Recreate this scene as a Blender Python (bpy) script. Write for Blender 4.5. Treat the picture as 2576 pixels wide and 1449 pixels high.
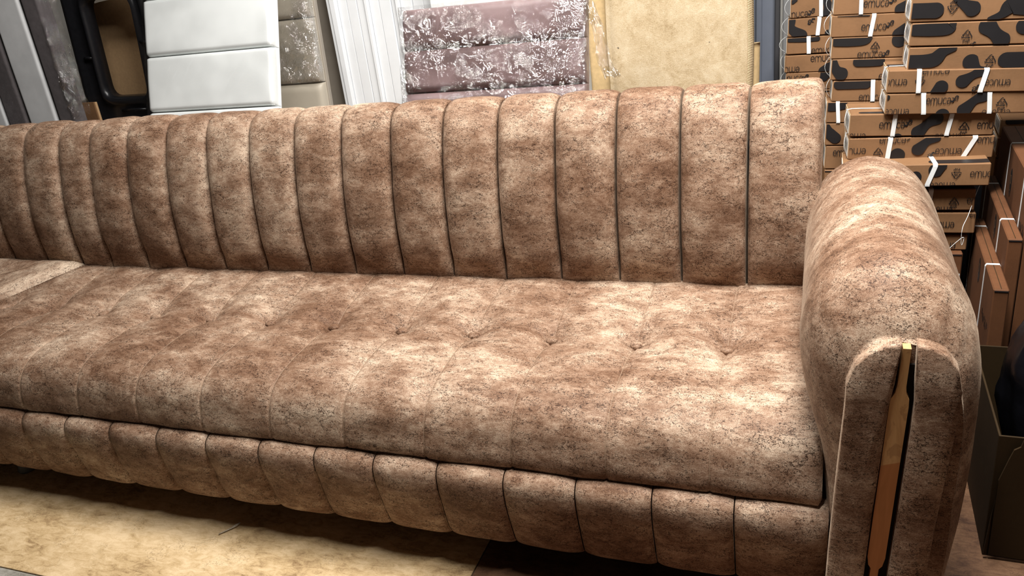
import bpy, bmesh, math, random
import numpy as np
from mathutils import Vector, Matrix, noise as mnoise

for _o in list(bpy.data.objects):
    bpy.data.objects.remove(_o, do_unlink=True)
scene = bpy.context.scene
COL = scene.collection
rng = random.Random(7)

# ------------------------------------------------------------------ camera
cam_data = bpy.data.cameras.new('camera')
cam_data.sensor_width = 36.0
cam_data.lens = 27.9861
cam = bpy.data.objects.new('camera', cam_data)
COL.objects.link(cam)
cam.matrix_world = Matrix([[0.934886, -0.032341, 0.35347, 0.145333], [0.336054, 0.401214, -0.852112, -1.7675], [-0.114259, 0.915413, 0.385958, 1.223181], [0.0, 0.0, 0.0, 1.0]])
cam_data.clip_start = 0.02
scene.camera = cam

# ------------------------------------------------------------------ world, lights, exposure
world = bpy.data.worlds.new('world')
scene.world = world
world.use_nodes = True
world.node_tree.nodes['Background'].inputs[0].default_value = (0.9, 0.95, 1.0, 1)
world.node_tree.nodes['Background'].inputs[1].default_value = 0.008
scene.view_settings.view_transform = 'Standard'
scene.view_settings.look = 'None'
scene.view_settings.gamma = 1.0
scene.view_settings.use_curve_mapping = False
scene.view_settings.exposure = 0.0


def area_light(name, loc, target, size, power, color=(1, 0.97, 0.93)):
    d = bpy.data.lights.new(name, 'AREA')
    d.shape = 'RECTANGLE'
    d.size, d.size_y = size
    d.energy = power
    d.color = color
    o = bpy.data.objects.new(name, d)
    COL.objects.link(o)
    o.location = loc
    o.rotation_euler = (Vector(target) - Vector(loc)).to_track_quat('-Z', 'Y').to_euler()
    return o


# two fluorescent ceiling battens hanging over the sofa
area_light('ceiling_batten_light', (0.20, -0.44, 2.45), (0.17, -0.42, 0), (1.2, 0.12), 112)
area_light('ceiling_batten_light', (-1.10, -0.06, 2.50), (-1.20, 0.10, 0), (1.2, 0.12), 38)


# ------------------------------------------------------------------ helpers
def link(o):
    COL.objects.link(o)
    return o


def tag(o, label=None, cat=None, group=None, kind=None):
    if label:
        o['label'] = label
    if cat:
        o['category'] = cat
    if group:
        o['group'] = group
    if kind:
        o['kind'] = kind
    return o


def empty(name, loc=(0, 0, 0), rot=None):
    e = bpy.data.objects.new(name, None)
    e.empty_display_size = 0.05
    link(e)
    e.location = loc
    if rot is not None:
        e.rotation_euler = rot
    return e


def mesh_obj(name, verts, faces, mat, parent=None, smooth=True, local=False, solid=0.0):
    """one mesh object; verts are world coordinates unless local"""
    verts = [tuple(map(float, v)) for v in verts]
    if parent is not None and not local:
        l = parent.location
        if parent.parent is not None:
            l = parent.location + parent.parent.location
        verts = [(v[0] - l.x, v[1] - l.y, v[2] - l.z) for v in verts]
    me = bpy.data.meshes.new(name)
    me.from_pydata(verts, [], faces)
    me.update()
    me.materials.append(mat)
    if smooth:
        me.polygons.foreach_set('use_smooth', [True] * len(me.polygons))
    o = bpy.data.objects.new(name, me)
    link(o)
    if parent is not None:
        o.parent = parent
    if solid:
        m = o.modifiers.new('solid', 'SOLIDIFY')
        m.thickness = solid
        m.offset = -1
    return o


def rebase(o, pivot):
    """move a mesh's origin to pivot (in its parent's space)"""
    p = Vector(pivot)
    o.data.transform(Matrix.Translation(-p))
    o.location = p
    return o


def grid_faces(nu, nv, closed_u=False):
    f = []
    for i in range(nu if closed_u else nu - 1):
        i2 = (i + 1) % nu
        for j in range(nv - 1):
            f.append((i * nv + j, i2 * nv + j, i2 * nv + j + 1, i * nv + j + 1))
    return f


def box_geo(x0, x1, y0, y1, z0, z1, b=0.0):
    bm = bmesh.new()
    bmesh.ops.create_cube(bm, size=1)
    for v in bm.verts:
        v.co = ((x0 + x1) / 2 + v.co.x * (x1 - x0), (y0 + y1) / 2 + v.co.y * (y1 - y0), (z0 + z1) / 2 + v.co.z * (z1 - z0))
    if b > 0:
        bmesh.ops.bevel(bm, geom=bm.edges[:], offset=b, segments=2 if b > 0.004 else 1, profile=0.6, affect='EDGES')
    bm.verts.index_update()
    vs = [tuple(v.co) for v in bm.verts]
    fs = [tuple(v.index for v in f.verts) for f in bm.faces]
    bm.free()
    return vs, fs


def box_obj(name, x0, x1, y0, y1, z0, z1, mat, parent=None, b=0.0, local=False):
    v, f = box_geo(x0, x1, y0, y1, z0, z1, b)
    return mesh_obj(name, v, f, mat, parent, smooth=False, local=local)


def tube_geo(pts, r, n=6, flat=1.0):
    """tube along a polyline; flat<1 squashes it into a ribbon"""
    pts = [Vector(p) for p in pts]
    vs, fs = [], []
    up = Vector((0, 0, 1))
    for i, p in enumerate(pts):
        t = (pts[min(i + 1, len(pts) - 1)] - pts[max(i - 1, 0)]).normalized()
        a = t.cross(up)
        if a.length < 1e-3:
            a = t.cross(Vector((0, 1, 0)))
        a.normalize()
        b = t.cross(a)
        rr = r[i] if isinstance(r, (list, tuple)) else r
        for k in range(n):
            an = 2 * math.pi * k / n
            vs.append(p + a * math.cos(an) * rr + b * math.sin(an) * rr * flat)
    for i in range(len(pts) - 1):
        for k in range(n):
            k2 = (k + 1) % n
            fs.append((i * n + k, i * n + k2, (i + 1) * n + k2, (i + 1) * n + k))
    fs.append(tuple(range(n - 1, -1, -1)))
    fs.append(tuple((len(pts) - 1) * n + k for k in range(n)))
    return vs, fs


def spline(pts, n):
    """Catmull-Rom through points, resampled to n by arc length"""
    P = np.array(pts, float)
    Q = np.vstack([2 * P[0] - P[1], P, 2 * P[-1] - P[-2]])
    out = []
    for i in range(1, len(Q) - 2):
        for t in np.linspace(0, 1, 24, endpoint=False):
            p0, p1, p2, p3 = Q[i - 1], Q[i], Q[i + 1], Q[i + 2]
            out.append(0.5 * (2 * p1 + (p2 - p0) * t + (2 * p0 - 5 * p1 + 4 * p2 - p3) * t * t + (3 * p1 - p0 - 3 * p2 + p3) * t ** 3))
    out.append(P[-1])
    out = np.array(out)
    d = np.concatenate([[0], np.cumsum(np.linalg.norm(np.diff(out, axis=0), axis=1))])
    s = np.linspace(0, d[-1], n)
    return np.stack([np.interp(s, d, out[:, k]) for k in range(P.shape[1])], 1)


def normals2(prof):
    """unit normals to the left of a 2-D polyline"""
    t = np.gradient(prof, axis=0)
    t /= np.linalg.norm(t, axis=1)[:, None] + 1e-9
    return np.stack([-t[:, 1], t[:, 0]], 1)


# ------------------------------------------------------------------ materials
class NT:
    def __init__(self, name):
        self.m = bpy.data.materials.new(name)
        self.m.use_nodes = True
        self.t = self.m.node_tree
        self.b = self.t.nodes['Principled BSDF']

    def n(self, kind, **kw):
        nd = self.t.nodes.new(kind)
        for k, v in kw.items():
            if hasattr(nd, k):
                setattr(nd, k, v)
            else:
                nd.inputs[k.replace('_', ' ')].default_value = v
        return nd

    def l(self, a, b):
        self.t.links.new(a, b)

    def math(self, op, a, b=None, clamp=False):
        nd = self.t.nodes.new('ShaderNodeMath')
        nd.operation = op
        nd.use_clamp = clamp
        for i, x in enumerate((a, b)):
            if x is None:
                continue
            if isinstance(x, (int, float)):
                nd.inputs[i].default_value = x
            else:
                self.l(x, nd.inputs[i])
        return nd.outputs[0]

    def ramp(self, fac, stops, interp='LINEAR'):
        r = self.t.nodes.new('ShaderNodeValToRGB')
        r.color_ramp.interpolation = interp
        el = r.color_ramp.elements
        while len(el) > 1:
            el.remove(el[-1])
        el[0].position = stops[0][0]
        el[0].color = (*stops[0][1], 1) if len(stops[0][1]) == 3 else stops[0][1]
        for p, c in stops[1:]:
            e = el.new(p)
            e.color = (*c, 1)
        self.l(fac, r.inputs[0])
        return r.outputs[0]

    def step(self, v, a, b):
        mr = self.t.nodes.new('ShaderNodeMapRange')
        mr.interpolation_type = 'SMOOTHSTEP'
        self.l(v, mr.inputs[0])
        mr.inputs[1].default_value = a
        mr.inputs[2].default_value = b
        return mr.outputs[0]

    def mix(self, fac, a, b, mode='MIX'):
        m = self.t.nodes.new('ShaderNodeMix')
        m.data_type = 'RGBA'
        m.blend_type = mode
        if isinstance(fac, (int, float)):
            m.inputs[0].default_value = fac
        else:
            self.l(fac, m.inputs[0])
        for s, x in ((m.inputs[6], a), (m.inputs[7], b)):
            if isinstance(x, tuple):
                s.default_value = (*x, 1) if len(x) == 3 else x
            else:
                self.l(x, s)
        return m.outputs[2]

    def pos(self, scale=(1, 1, 1), off=(0, 0, 0), obj=False):
        if obj:
            g = self.t.nodes.new('ShaderNodeTexCoord').outputs['Object']
        else:
            g = self.t.nodes.new('ShaderNodeNewGeometry').outputs['Position']
        mp = self.t.nodes.new('ShaderNodeMapping')
        mp.inputs['Scale'].default_value = scale
        mp.inputs['Location'].default_value = off
        self.l(g, mp.inputs[0])
        return mp.outputs[0]

    def noise(self, vec, scale, detail=3.0, rough=0.55, dist=0.0):
        nd = self.t.nodes.new('ShaderNodeTexNoise')
        nd.inputs['Scale'].default_value = scale
        nd.inputs['Detail'].default_value = detail
        nd.inputs['Roughness'].default_value = rough
        nd.inputs['Distortion'].default_value = dist
        self.l(vec, nd.inputs['Vector'])
        return nd

    def voro(self, vec, scale, feature='DISTANCE_TO_EDGE'):
        nd = self.t.nodes.new('ShaderNodeTexVoronoi')
        nd.feature = feature
        nd.inputs['Scale'].default_value = scale
        self.l(vec, nd.inputs['Vector'])
        return nd

    def bump(self, h, strength, dist=0.002, into=None):
        b = self.t.nodes.new('ShaderNodeBump')
        b.inputs['Strength'].default_value = strength
        b.inputs['Distance'].default_value = dist
        self.l(h, b.inputs['Height'])
        self.l(b.outputs[0], (into or self.b).inputs['Normal'])
        return b


def plain(name, col, rough=0.6, vary=0.0, scale=20.0, spec=0.5, metal=0.0, bump=0.0):
    t = NT(name)
    t.b.inputs['Roughness'].default_value = rough
    t.b.inputs['Metallic'].default_value = metal
    t.b.inputs['Specular IOR Level'].default_value = spec
    p = t.pos(obj=True)
    nz = t.noise(p, scale, 4, 0.6)
    lo = tuple(c * (1 - vary) for c in col)
    hi = tuple(min(1, c * (1 + vary)) for c in col)
    t.l(t.ramp(nz.outputs[0], [(0.3, lo), (0.7, hi)]), t.b.inputs['Base Color'])
    if bump:
        t.bump(nz.outputs[0], bump, 0.002)
    return t.m


def fabric_material(name='distressed_velour', turned=False):
    """distressed brown velour: cloudy tone, streaky grain along the bolt, fine dark crackle print.
    turned: the cloth is laid across the cushion, the bright sheen of its pile painted in as a paler tone"""
    t = NT(name)

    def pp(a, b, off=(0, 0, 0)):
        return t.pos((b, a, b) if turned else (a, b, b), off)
    P = pp(1.0, 1.6)
    big = t.noise(P, 2.6, 2, 0.5, 0.3)
    mid = t.noise(P, 12.0, 6, 0.72, 0.3)
    fine = t.noise(pp(70, 150), 1.0, 4, 0.75)
    grain = t.noise(pp(1, 1.5), 640.0, 2, 0.7)
    tone = t.math('ADD', t.math('MULTIPLY', big.outputs[0], 0.34), t.math('MULTIPLY', mid.outputs[0], 0.46))
    tone = t.math('ADD', tone, 0.060)
    tone = t.math('ADD', tone, t.math('MULTIPLY', t.math('SUBTRACT', fine.outputs[0], 0.5), 0.20))
    tone = t.math('ADD', tone, t.math('MULTIPLY', t.math('SUBTRACT', grain.outputs[0], 0.5), 0.40))
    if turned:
        tone = t.math('ADD', tone, 0.07)  # pile sheen of the corner cushion painted as a lighter tone
    base = t.ramp(tone, [(0.27, (0.055, 0.025, 0.014)), (0.39, (0.165, 0.088, 0.052)),
                         (0.48, (0.295, 0.188, 0.126)), (0.62, (0.630, 0.492, 0.365))])
    # crackle: warped cells, longer along the weft
    wv = t.noise(pp(1, 1), 55.0, 4, 0.7)
    vm = t.n('ShaderNodeVectorMath', operation='SUBTRACT')
    t.l(wv.outputs[1], vm.inputs[0])
    vm.inputs[1].default_value = (0.5, 0.5, 0.5)
    vs = t.n('ShaderNodeVectorMath', operation='SCALE')
    t.l(vm.outputs[0], vs.inputs[0])
    vs.inputs['Scale'].default_value = 0.020
    va = t.n('ShaderNodeVectorMath', operation='ADD')
    t.l(pp(0.55, 1.3), va.inputs[0])
    t.l(vs.outputs[0], va.inputs[1])
    c1 = t.voro(va.outputs[0], 150.0)
    c2 = t.voro(va.outputs[0], 40.0)
    l1 = t.math('SUBTRACT', 1.0, t.step(c1.outputs[0], 0.015, 0.080))
    l2 = t.math('SUBTRACT', 1.0, t.step(c2.outputs[0], 0.005, 0.024))
    m1 = t.step(t.noise(pp(1, 2.6, (3, 1, 7)), 19.0, 5, 0.80).outputs[0], 0.43, 0.53)
    m2 = t.step(t.noise(pp(1, 1.5, (9, 4, 2)), 8.0, 3, 0.6).outputs[0], 0.52, 0.60)
    brk = t.step(t.noise(pp(1, 1, (1, 5, 2)), 210.0, 2, 0.6).outputs[0], 0.43, 0.52)
    dots = t.step(t.noise(pp(0.7, 1.3, (4, 4, 1)), 460.0, 1, 0.5).outputs[0], 0.60, 0.68)
    l1 = t.math('MULTIPLY', l1, brk)
    l1 = t.math('MAXIMUM', l1, t.math('MULTIPLY', dots, 0.9))
    ck = t.math('ADD', t.math('MULTIPLY', l1, m1), t.math('MULTIPLY', t.math('MULTIPLY', l2, m2), 0.9), clamp=True)
    ck = t.math('MULTIPLY', ck, 0.94)
    col = t.mix(ck, base, (0.022, 0.010, 0.006))
    t.l(col, t.b.inputs['Base Color'])
    t.b.inputs['Roughness'].default_value = 0.55
    t.b.inputs['Specular IOR Level'].default_value = 0.10
    t.b.inputs['Sheen Weight'].default_value = 0.13
    t.b.inputs['Sheen Roughness'].default_value = 0.3
    t.b.inputs['Sheen Tint'].default_value = (1.0, 0.78, 0.58, 1)
    h = t.math('ADD', t.math('MULTIPLY', mid.outputs[0], 1.2), t.math('MULTIPLY', fine.outputs[0], 0.3))
    t.bump(h, 0.28, 0.004)
    return t.m


def kraft_material(name, col, vary=0.12):
    t = NT(name)
    p = t.pos()
    a = t.noise(p, 9.0, 4, 0.6)
    b = t.noise(t.pos((1, 1, 8)), 120.0, 2, 0.6)
    tone = t.math('ADD', t.math('MULTIPLY', a.outputs[0], 0.75), t.math('MULTIPLY', b.outputs[0], 0.25))
    t.l(t.ramp(tone, [(0.3, tuple(c * (1 - 2 * vary) for c in col)), (0.5, col), (0.7, tuple(c * (1 + vary) for c in col))]), t.b.inputs['Base Color'])
    t.b.inputs['Roughness'].default_value = 0.75
    t.b.inputs['Specular IOR Level'].default_value = 0.25
    fl = t.noise(t.pos((6, 6, 1)), 60.0, 1, 0.5)
    t.bump(t.math('ADD', a.outputs[0], t.math('MULTIPLY', fl.outputs[0], 0.2)), 0.25, 0.003)
    return t.m


def film_material(name, amount=0.22, scale=60.0, rough=0.08, strength=0.9, dist=0.012):
    """clear crinkled stretch film"""
    t = NT(name)
    t.t.nodes.remove(t.b)
    tr = t.n('ShaderNodeBsdfTransparent')
    tr.inputs[0].default_value = (0.97, 0.97, 0.97, 1)
    gl = t.n('ShaderNodeBsdfGlossy')
    gl.inputs['Roughness'].default_value = rough
    p = t.pos(obj=True)
    a = t.noise(p, scale, 4, 0.65, 1.2)
    b = t.voro(t.pos((1, 1, 1.6), obj=True), scale * 0.45, 'F1')
    h = t.math('ADD', a.outputs[0], t.math('MULTIPLY', b.outputs[0], 0.6))
    bp = t.n('ShaderNodeBump')
    bp.inputs['Strength'].default_value = strength
    bp.inputs['Distance'].default_value = dist
    t.l(h, bp.inputs['Height'])
    t.l(bp.outputs[0], gl.inputs['Normal'])
    mask = t.noise(p, 6.0, 2, 0.5)
    fac = t.math('MULTIPLY', t.step(mask.outputs[0], 0.35, 0.65), amount)
    fac = t.math('ADD', fac, amount * 0.06)
    mx = t.n('ShaderNodeMixShader')
    t.l(fac, mx.inputs[0])
    t.l(tr.outputs[0], mx.inputs[1])
    t.l(gl.outputs[0], mx.inputs[2])
    t.l(mx.outputs[0], t.t.nodes['Material Output'].inputs[0])
    return t.m


def floor_stone(name, lo, mid, hi, seed):
    t = NT(name)
    p = t.pos((1, 1, 1), (seed, seed * 0.7, 0))
    a = t.noise(p, 5.0, 6, 0.62, 0.7)
    b = t.noise(t.pos((1, 2.5, 1), (seed, 0, 0)), 26.0, 5, 0.7, 1.0)
    g = t.noise(p, 300.0, 2, 0.6)
    tone = t.math('ADD', t.math('MULTIPLY', a.outputs[0], 0.55), t.math('MULTIPLY', b.outputs[0], 0.45))
    tone = t.math('ADD', tone, t.math('MULTIPLY', t.math('SUBTRACT', g.outputs[0], 0.5), 0.12))
    base = t.ramp(tone, [(0.36, lo), (0.47, mid), (0.60, hi)])
    v = t.voro(t.noise(p, 9.0, 4, 0.7).outputs[1], 11.0)
    ln = t.math('SUBTRACT', 1.0, t.step(v.outputs[0], 0.0, 0.05))
    ln = t.math('MULTIPLY', ln, t.step(t.noise(p, 8.0, 3, 0.6).outputs[0], 0.5, 0.62))
    t.l(t.mix(t.math('MULTIPLY', ln, 0.55), base, tuple(c * 0.5 for c in lo)), t.b.inputs['Base Color'])
    t.b.inputs['Roughness'].default_value = 0.5
    t.b.inputs['Specular IOR Level'].default_value = 0.35
    t.bump(tone, 0.25, 0.004)
    return t.m


FAB = fabric_material()
FAB_TURNED_SHEEN = fabric_material('distressed_velour_turned_sheen_tone', True)
THREAD = plain('stitch_thread', (0.30, 0.20, 0.13), 0.7, 0.2, 200)
DARKCLOTH = plain('black_lining_cloth', (0.012, 0.010, 0.009), 0.9, 0.2)
KRAFT = kraft_material('kraft_board', (0.225, 0.118, 0.055))
KRAFT_R = kraft_material('red_brown_kraft_board', (0.125, 0.050, 0.020))
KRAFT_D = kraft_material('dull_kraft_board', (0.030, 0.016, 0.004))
KRAFT_IN = plain('cut_board_edge', (0.50, 0.34, 0.20), 0.8, 0.15, 80)
INK = plain('black_print_ink', (0.012, 0.011, 0.012), 0.45, 0.1)
STRAP = plain('white_plastic_strap', (0.80, 0.82, 0.82), 0.35, 0.05, 40)
PAPER = plain('white_label_paper', (0.72, 0.72, 0.70), 0.6, 0.06, 30)
LABELINK = plain('grey_label_print', (0.10, 0.10, 0.11), 0.6, 0.3, 60)
WHITE_LEATHER = plain('white_faux_leather', (0.88, 0.91, 0.90), 0.42, 0.03, 8)
BEIGE_LEATHER = plain('beige_faux_leather', (0.47, 0.42, 0.34), 0.45, 0.06, 8)
MAUVE_LEATHER = plain('mauve_faux_leather', (0.255, 0.175, 0.175), 0.48, 0.06, 6)
GREY_VELOUR = plain('dark_grey_velour', (0.135, 0.118, 0.122), 0.85, 0.15, 40)
SILVER_VELOUR = plain('pale_silver_velour', (0.86, 0.87, 0.88), 0.7, 0.06, 14)
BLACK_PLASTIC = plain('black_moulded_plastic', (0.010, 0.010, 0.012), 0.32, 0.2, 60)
MDF = plain('brown_fibreboard', (0.52, 0.33, 0.17), 0.75, 0.08, 90)
WHITE_BOARD = plain('white_painted_board', (0.87, 0.89, 0.91), 0.5, 0.05, 6)
TAUPE_BOARD = plain('taupe_board', (0.33, 0.29, 0.24), 0.6, 0.08, 10)
STEEL = plain('blue_grey_painted_steel', (0.16, 0.18, 0.225), 0.45, 0.06, 10)
WALL = plain('off_white_plaster', (0.52, 0.50, 0.46), 0.85, 0.06, 5)
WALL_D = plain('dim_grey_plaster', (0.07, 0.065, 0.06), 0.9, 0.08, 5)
BAG = plain('black_plastic_bag_film', (0.006, 0.006, 0.008), 0.25, 0.3, 20, bump=0.6)
FILM = film_material('clear_stretch_film', 0.38, 24.0, 0.05, 1.0, 0.022)
FILM_SOFT = film_material('clear_smooth_film', 0.09, 16.0, 0.10, 0.6, 0.016)

# ------------------------------------------------------------------ the room
H0 = 0.45                      # height of the rear of the seat above the floor
FLOOR_BASE = plain('grey_screed', (0.10, 0.085, 0.07), 0.8, 0.2, 6)
fl = box_obj('floor', -4.2, 1.7, -3.4, 1.4, -0.08, -0.006, FLOOR_BASE)
tag(fl, 'grey concrete floor under the stone-look floor sheets', kind='structure')
ST_BEIGE = floor_stone('beige_stone_sheet', (0.26, 0.16, 0.075), (0.52, 0.365, 0.19), (0.70, 0.525, 0.315), 1.0)
ST_BROWN = floor_stone('brown_stone_sheet', (0.06, 0.028, 0.016), (0.125, 0.063, 0.033), (0.20, 0.108, 0.058), 5.0)
ST_GREY = floor_stone('grey_stone_sheet', (0.14, 0.13, 0.11), (0.28, 0.26, 0.22), (0.40, 0.375, 0.33), 9.0)


def floor_piece(x0, x1, y0, y1, mat, label):
    o = box_obj('floor_sheet', x0, x1, y0, y1, -0.006, 0.0, mat, fl, 0.001)
    o['label'] = label


floor_piece(-2.60, -0.5265, -0.808, 1.3, ST_BEIGE, 'beige stone-look floor sheet')
floor_piece(-0.5235, 1.6, -0.808, 1.3, ST_BROWN, 'brown stone-look floor sheet')
floor_piece(-2.60, -0.5265, -3.3, -0.811, ST_GREY, 'grey stone-look floor sheet')
floor_piece(-0.5235, 1.6, -3.3, -0.811, ST_BROWN, 'brown stone-look floor sheet')
floor_piece(-4.1, -2.603, -3.3, 1.3, ST_GREY, 'grey stone-look floor sheet')
tag(box_obj('wall_back', -4.2, 1.7, 1.40, 1.5, 0, 2.75, WALL), 'off-white plaster wall behind the stored goods', kind='structure')
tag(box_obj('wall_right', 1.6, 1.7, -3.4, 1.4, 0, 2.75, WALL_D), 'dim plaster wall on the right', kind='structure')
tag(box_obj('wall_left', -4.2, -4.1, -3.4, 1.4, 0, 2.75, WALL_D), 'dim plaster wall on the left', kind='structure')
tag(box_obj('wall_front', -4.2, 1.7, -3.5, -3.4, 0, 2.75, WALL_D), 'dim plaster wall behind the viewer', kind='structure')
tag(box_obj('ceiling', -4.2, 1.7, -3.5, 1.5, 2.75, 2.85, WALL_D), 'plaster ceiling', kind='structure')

# ------------------------------------------------------------------ the sofa
BACK_PROF = [(0.012, -0.10), (0.006, -0.03), (-0.002, 0.03), (-0.008, 0.10), (0.0, 0.20), (0.018, 0.285), (0.036, 0.345), (0.056, 0.392),
             (0.082, 0.424), (0.118, 0.440), (0.155, 0.436), (0.185, 0.415), (0.20, 0.37), (0.205, 0.20), (0.205, -0.05), (0.205, -0.30)]
BP = spline(BACK_PROF, 96)
BN = normals2(BP)                 # left of travel: towards the sitter / up


def nz(x, y, z, s):
    return mnoise.noise(Vector((x * s, y * s, z * s)))


def channel(x0, x1, parent, depth=0.025, round_l=False, round_r=False, zadd=0.0):
    """one stuffed vertical channel of the backrest, closed at its seams"""
    us = np.sin(np.linspace(-math.pi / 2, math.pi / 2, 21))
    if round_r or round_l:
        us = np.sign(us) * np.abs(us) ** 0.8
    verts = []
    for u in us:
        x = (x0 + x1) / 2 + u * ((x1 - x0) / 2 - 0.0027)
        uu = abs(u)
        prof_b = (max(0.0, 1 - uu ** 3.8)) ** 0.60
        if (round_r and u > 0) or (round_l and u < 0):
            prof_b = (max(0.0, 1 - uu ** 7)) ** 0.5
        for k in range(len(BP)):
            y, z = BP[k]
            gb = min(1.0, max(0.0, z / 0.055))
            b = depth * (prof_b * gb + 0.55 * (1 - gb)) - 0.015
            topf = min(1.0, max(0.0, (z - 0.36) / 0.06)) if k < 60 else 1.0
            b *= 1.0 - 0.55 * topf
            ny, nzv = BN[k]
            if (round_r and u > 0.85) or (round_l and u < -0.85):
                b -= 0.012 * ((uu - 0.85) / 0.15) ** 2
            b += 0.0035 * nz(x, y + 3, z, 9) + 0.0015 * nz(x, y, z + 5, 26)
            verts.append((x, y + ny * b, H0 + z + nzv * b + zadd))
    nv = len(BP)
    faces = grid_faces(len(us), nv)
    # end caps: fan from seam line to the rear
    for i, flip in ((0, True), (len(us) - 1, False)):
        loop = tuple(i * nv + k for k in range(nv))
        faces.append(loop if flip else tuple(reversed(loop)))
    o = mesh_obj('back_channel', verts, faces, FAB, parent)
    for p in o.data.polygons[-2:]:
        p.use_smooth = False
    return o


sofa = empty('sofa', (-0.95, -0.2, 0))
tag(sofa, 'long brown distressed velour sofa with channelled back, button-tufted seat and rounded right arm', 'sofa')
W = 0.15
channel(0.0, 0.158, sofa, round_r=True)
for i in range(13):
    channel(-(i + 1) * W, -i * W, sofa)
channel(-2.078, -13 * W, sofa, 0.020)

box_obj('back_lining', -2.83, 0.145, 0.070, 0.19, 0.10, H0 + 0.32, DARKCLOTH, sofa, 0.01)
# seat cushion -------------------------------------------------------
SEAT = [(0.035, -0.030), (0.020, -0.004), (-0.03, -0.006), (-0.10, -0.017), (-0.18, -0.027), (-0.25, -0.032), (-0.35, -0.035), (-0.42, -0.040),
        (-0.47, -0.050), (-0.508, -0.068), (-0.532, -0.098), (-0.545, -0.138), (-0.549, -0.168), (-0.538, -0.184), (-0.50, -0.187)]
SP = spline(SEAT, 130)
SN = -normals2(SP)
SARC = np.concatenate([[0], np.cumsum(np.linalg.norm(np.diff(SP, axis=0), axis=1))])
SWID, SX0, BTY = 0.1944, -0.0206, -0.232
SEAMS = [SX0 - k * SWID for k in range(12)]
BUTTON_ARC = float(np.interp(BTY, SP[::-1, 0][:], SARC[::-1])) if False else float(SARC[int(np.argmin(np.abs(SP[:100, 0] - BTY)))])


def seat_offset(x, k):
    y, z = SP[k]
    d = min(abs(x - s) for s in SEAMS)
    edge_r = 0.155 - x
    u = min(1.0, d / (SWID / 2))
    amp = (0.008 if y > -0.3 else 0.008 - 0.0035 * min(1, (-0.3 - y) / 0.2)) * min(1.0, 0.35 + max(0.0, 0.02 - y) / 0.15)
    if z < -0.06:
        amp *= max(0.35, 1 - (-0.06 - z) / 0.09)
    b = amp * (1 - (1 - u) ** 2.0) - 0.001
    b -= 0.0026 * math.exp(-(d / 0.0028) ** 2)                   # stitched groove
    # button dimples with a long pull towards the backrest
    for s in SEAMS:
        dx = x - s
        if abs(dx) < 0.12:
            da = SARC[k] - BUTTON_ARC
            r = math.hypot(dx, da * (0.75 if da < 0 else 1.0))
            b -= 0.024 * math.exp(-(r / 0.042) ** 1.7)
            if -0.14 < da < 0.12:                                 # creases running out of the button
                th = math.atan2(da, dx)
                b += 0.0022 * math.sin(th * 7 + s * 31) * math.exp(-((r - 0.04) / 0.035) ** 2)
    b += 0.0045 * nz(x, y, z, 7) + 0.002 * nz(x + 9, y, z, 19)
    return b


xs = [0.172, 0.166]
xs += list(np.linspace(0.158, SX0 + 0.012, 16))
for s in SEAMS:
    xs += [s + 0.008, s + 0.005, s + 0.0025, s, s - 0.0025, s - 0.005, s - 0.008]
    xs += list(np.linspace(s - 0.013, s - SWID + 0.013, 20))
xs = sorted(set(round(float(x), 5) for x in xs if x > -2.34), reverse=True)
xs += [-2.345, -2.35]
sv = []
for ix, x in enumerate(xs):
    for k in range(len(SP)):
        b = seat_offset(x, k)
        if ix < 1 or ix > len(xs) - 2:
            b -= 0.012
        xx = max(x, -2.068 + 0.5 * min(0.0, SP[k][0])) if x < -1.9 else x
        sv.append((xx, SP[k][0] + SN[k][0] * b, H0 + SP[k][1] + SN[k][1] * b))
nseat = len(SP)
sf = grid_faces(len(xs), nseat)
sf = [tuple(reversed(f)) for f in sf]
for i in (0, len(xs) - 1):
    sf.append(tuple(i * nseat + k for k in range(nseat)))
seat = mesh_obj('seat_cushion', sv, sf, FAB, sofa)

bk = int(np.argmin(np.abs(SARC - BUTTON_ARC)))
for s in SEAMS[:11]:
    b = seat_offset(s, bk) + 0.0095
    c = (s, SP[bk][0] + SN[bk][0] * b, H0 + SP[bk][1] + SN[bk][1] * b)
    vs, fs = [], []
    rings = [(0.0136, -0.007), (0.0144, -0.001), (0.0132, 0.0030), (0.0085, 0.0052), (0.003, 0.0060)]
    for r, h in rings:
        for q in range(18):
            a = 2 * math.pi * q / 18
            vs.append((c[0] + r * math.cos(a), c[1] + r * math.sin(a), c[2] + h))
    for i in range(len(rings) - 1):
        for q in range(18):
            q2 = (q + 1) % 18
            fs.append((i * 18 + q, i * 18 + q2, (i + 1) * 18 + q2, (i + 1) * 18 + q))
    fs.append(tuple(range(4 * 18, 5 * 18)))
    mesh_obj('tuft_button', vs, fs, FAB, seat)
for s in SEAMS[:11]:                                   # stitching thread lying in every seam
    pts = []
    for k in range(4, 118):
        if abs(SARC[k] - BUTTON_ARC) < 0.012:
            continue
        if s < -2.06 + 0.5 * min(0.0, SP[k][0]):
            continue
        b = seat_offset(s, k) + 0.0010
        pts.append((s, SP[k][0] + SN[k][0] * b, H0 + SP[k][1] + SN[k][1] * b))
    cut = [i for i in range(1, len(pts)) if (Vector(pts[i]) - Vector(pts[i - 1])).length > 0.018]
    segs, a = [], 0
    for cidx in cut + [len(pts)]:
        segs.append(pts[a:cidx])
        a = cidx
    vs, fs = [], []
    for sg in segs:
        if len(sg) < 2:
            continue
        v, f = tube_geo(sg, 0.0007, 5)
        fs += [tuple(i + len(vs) for i in q) for q in f]
        vs += v
    mesh_obj('seam_stitching', vs, fs, THREAD, seat)

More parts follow.
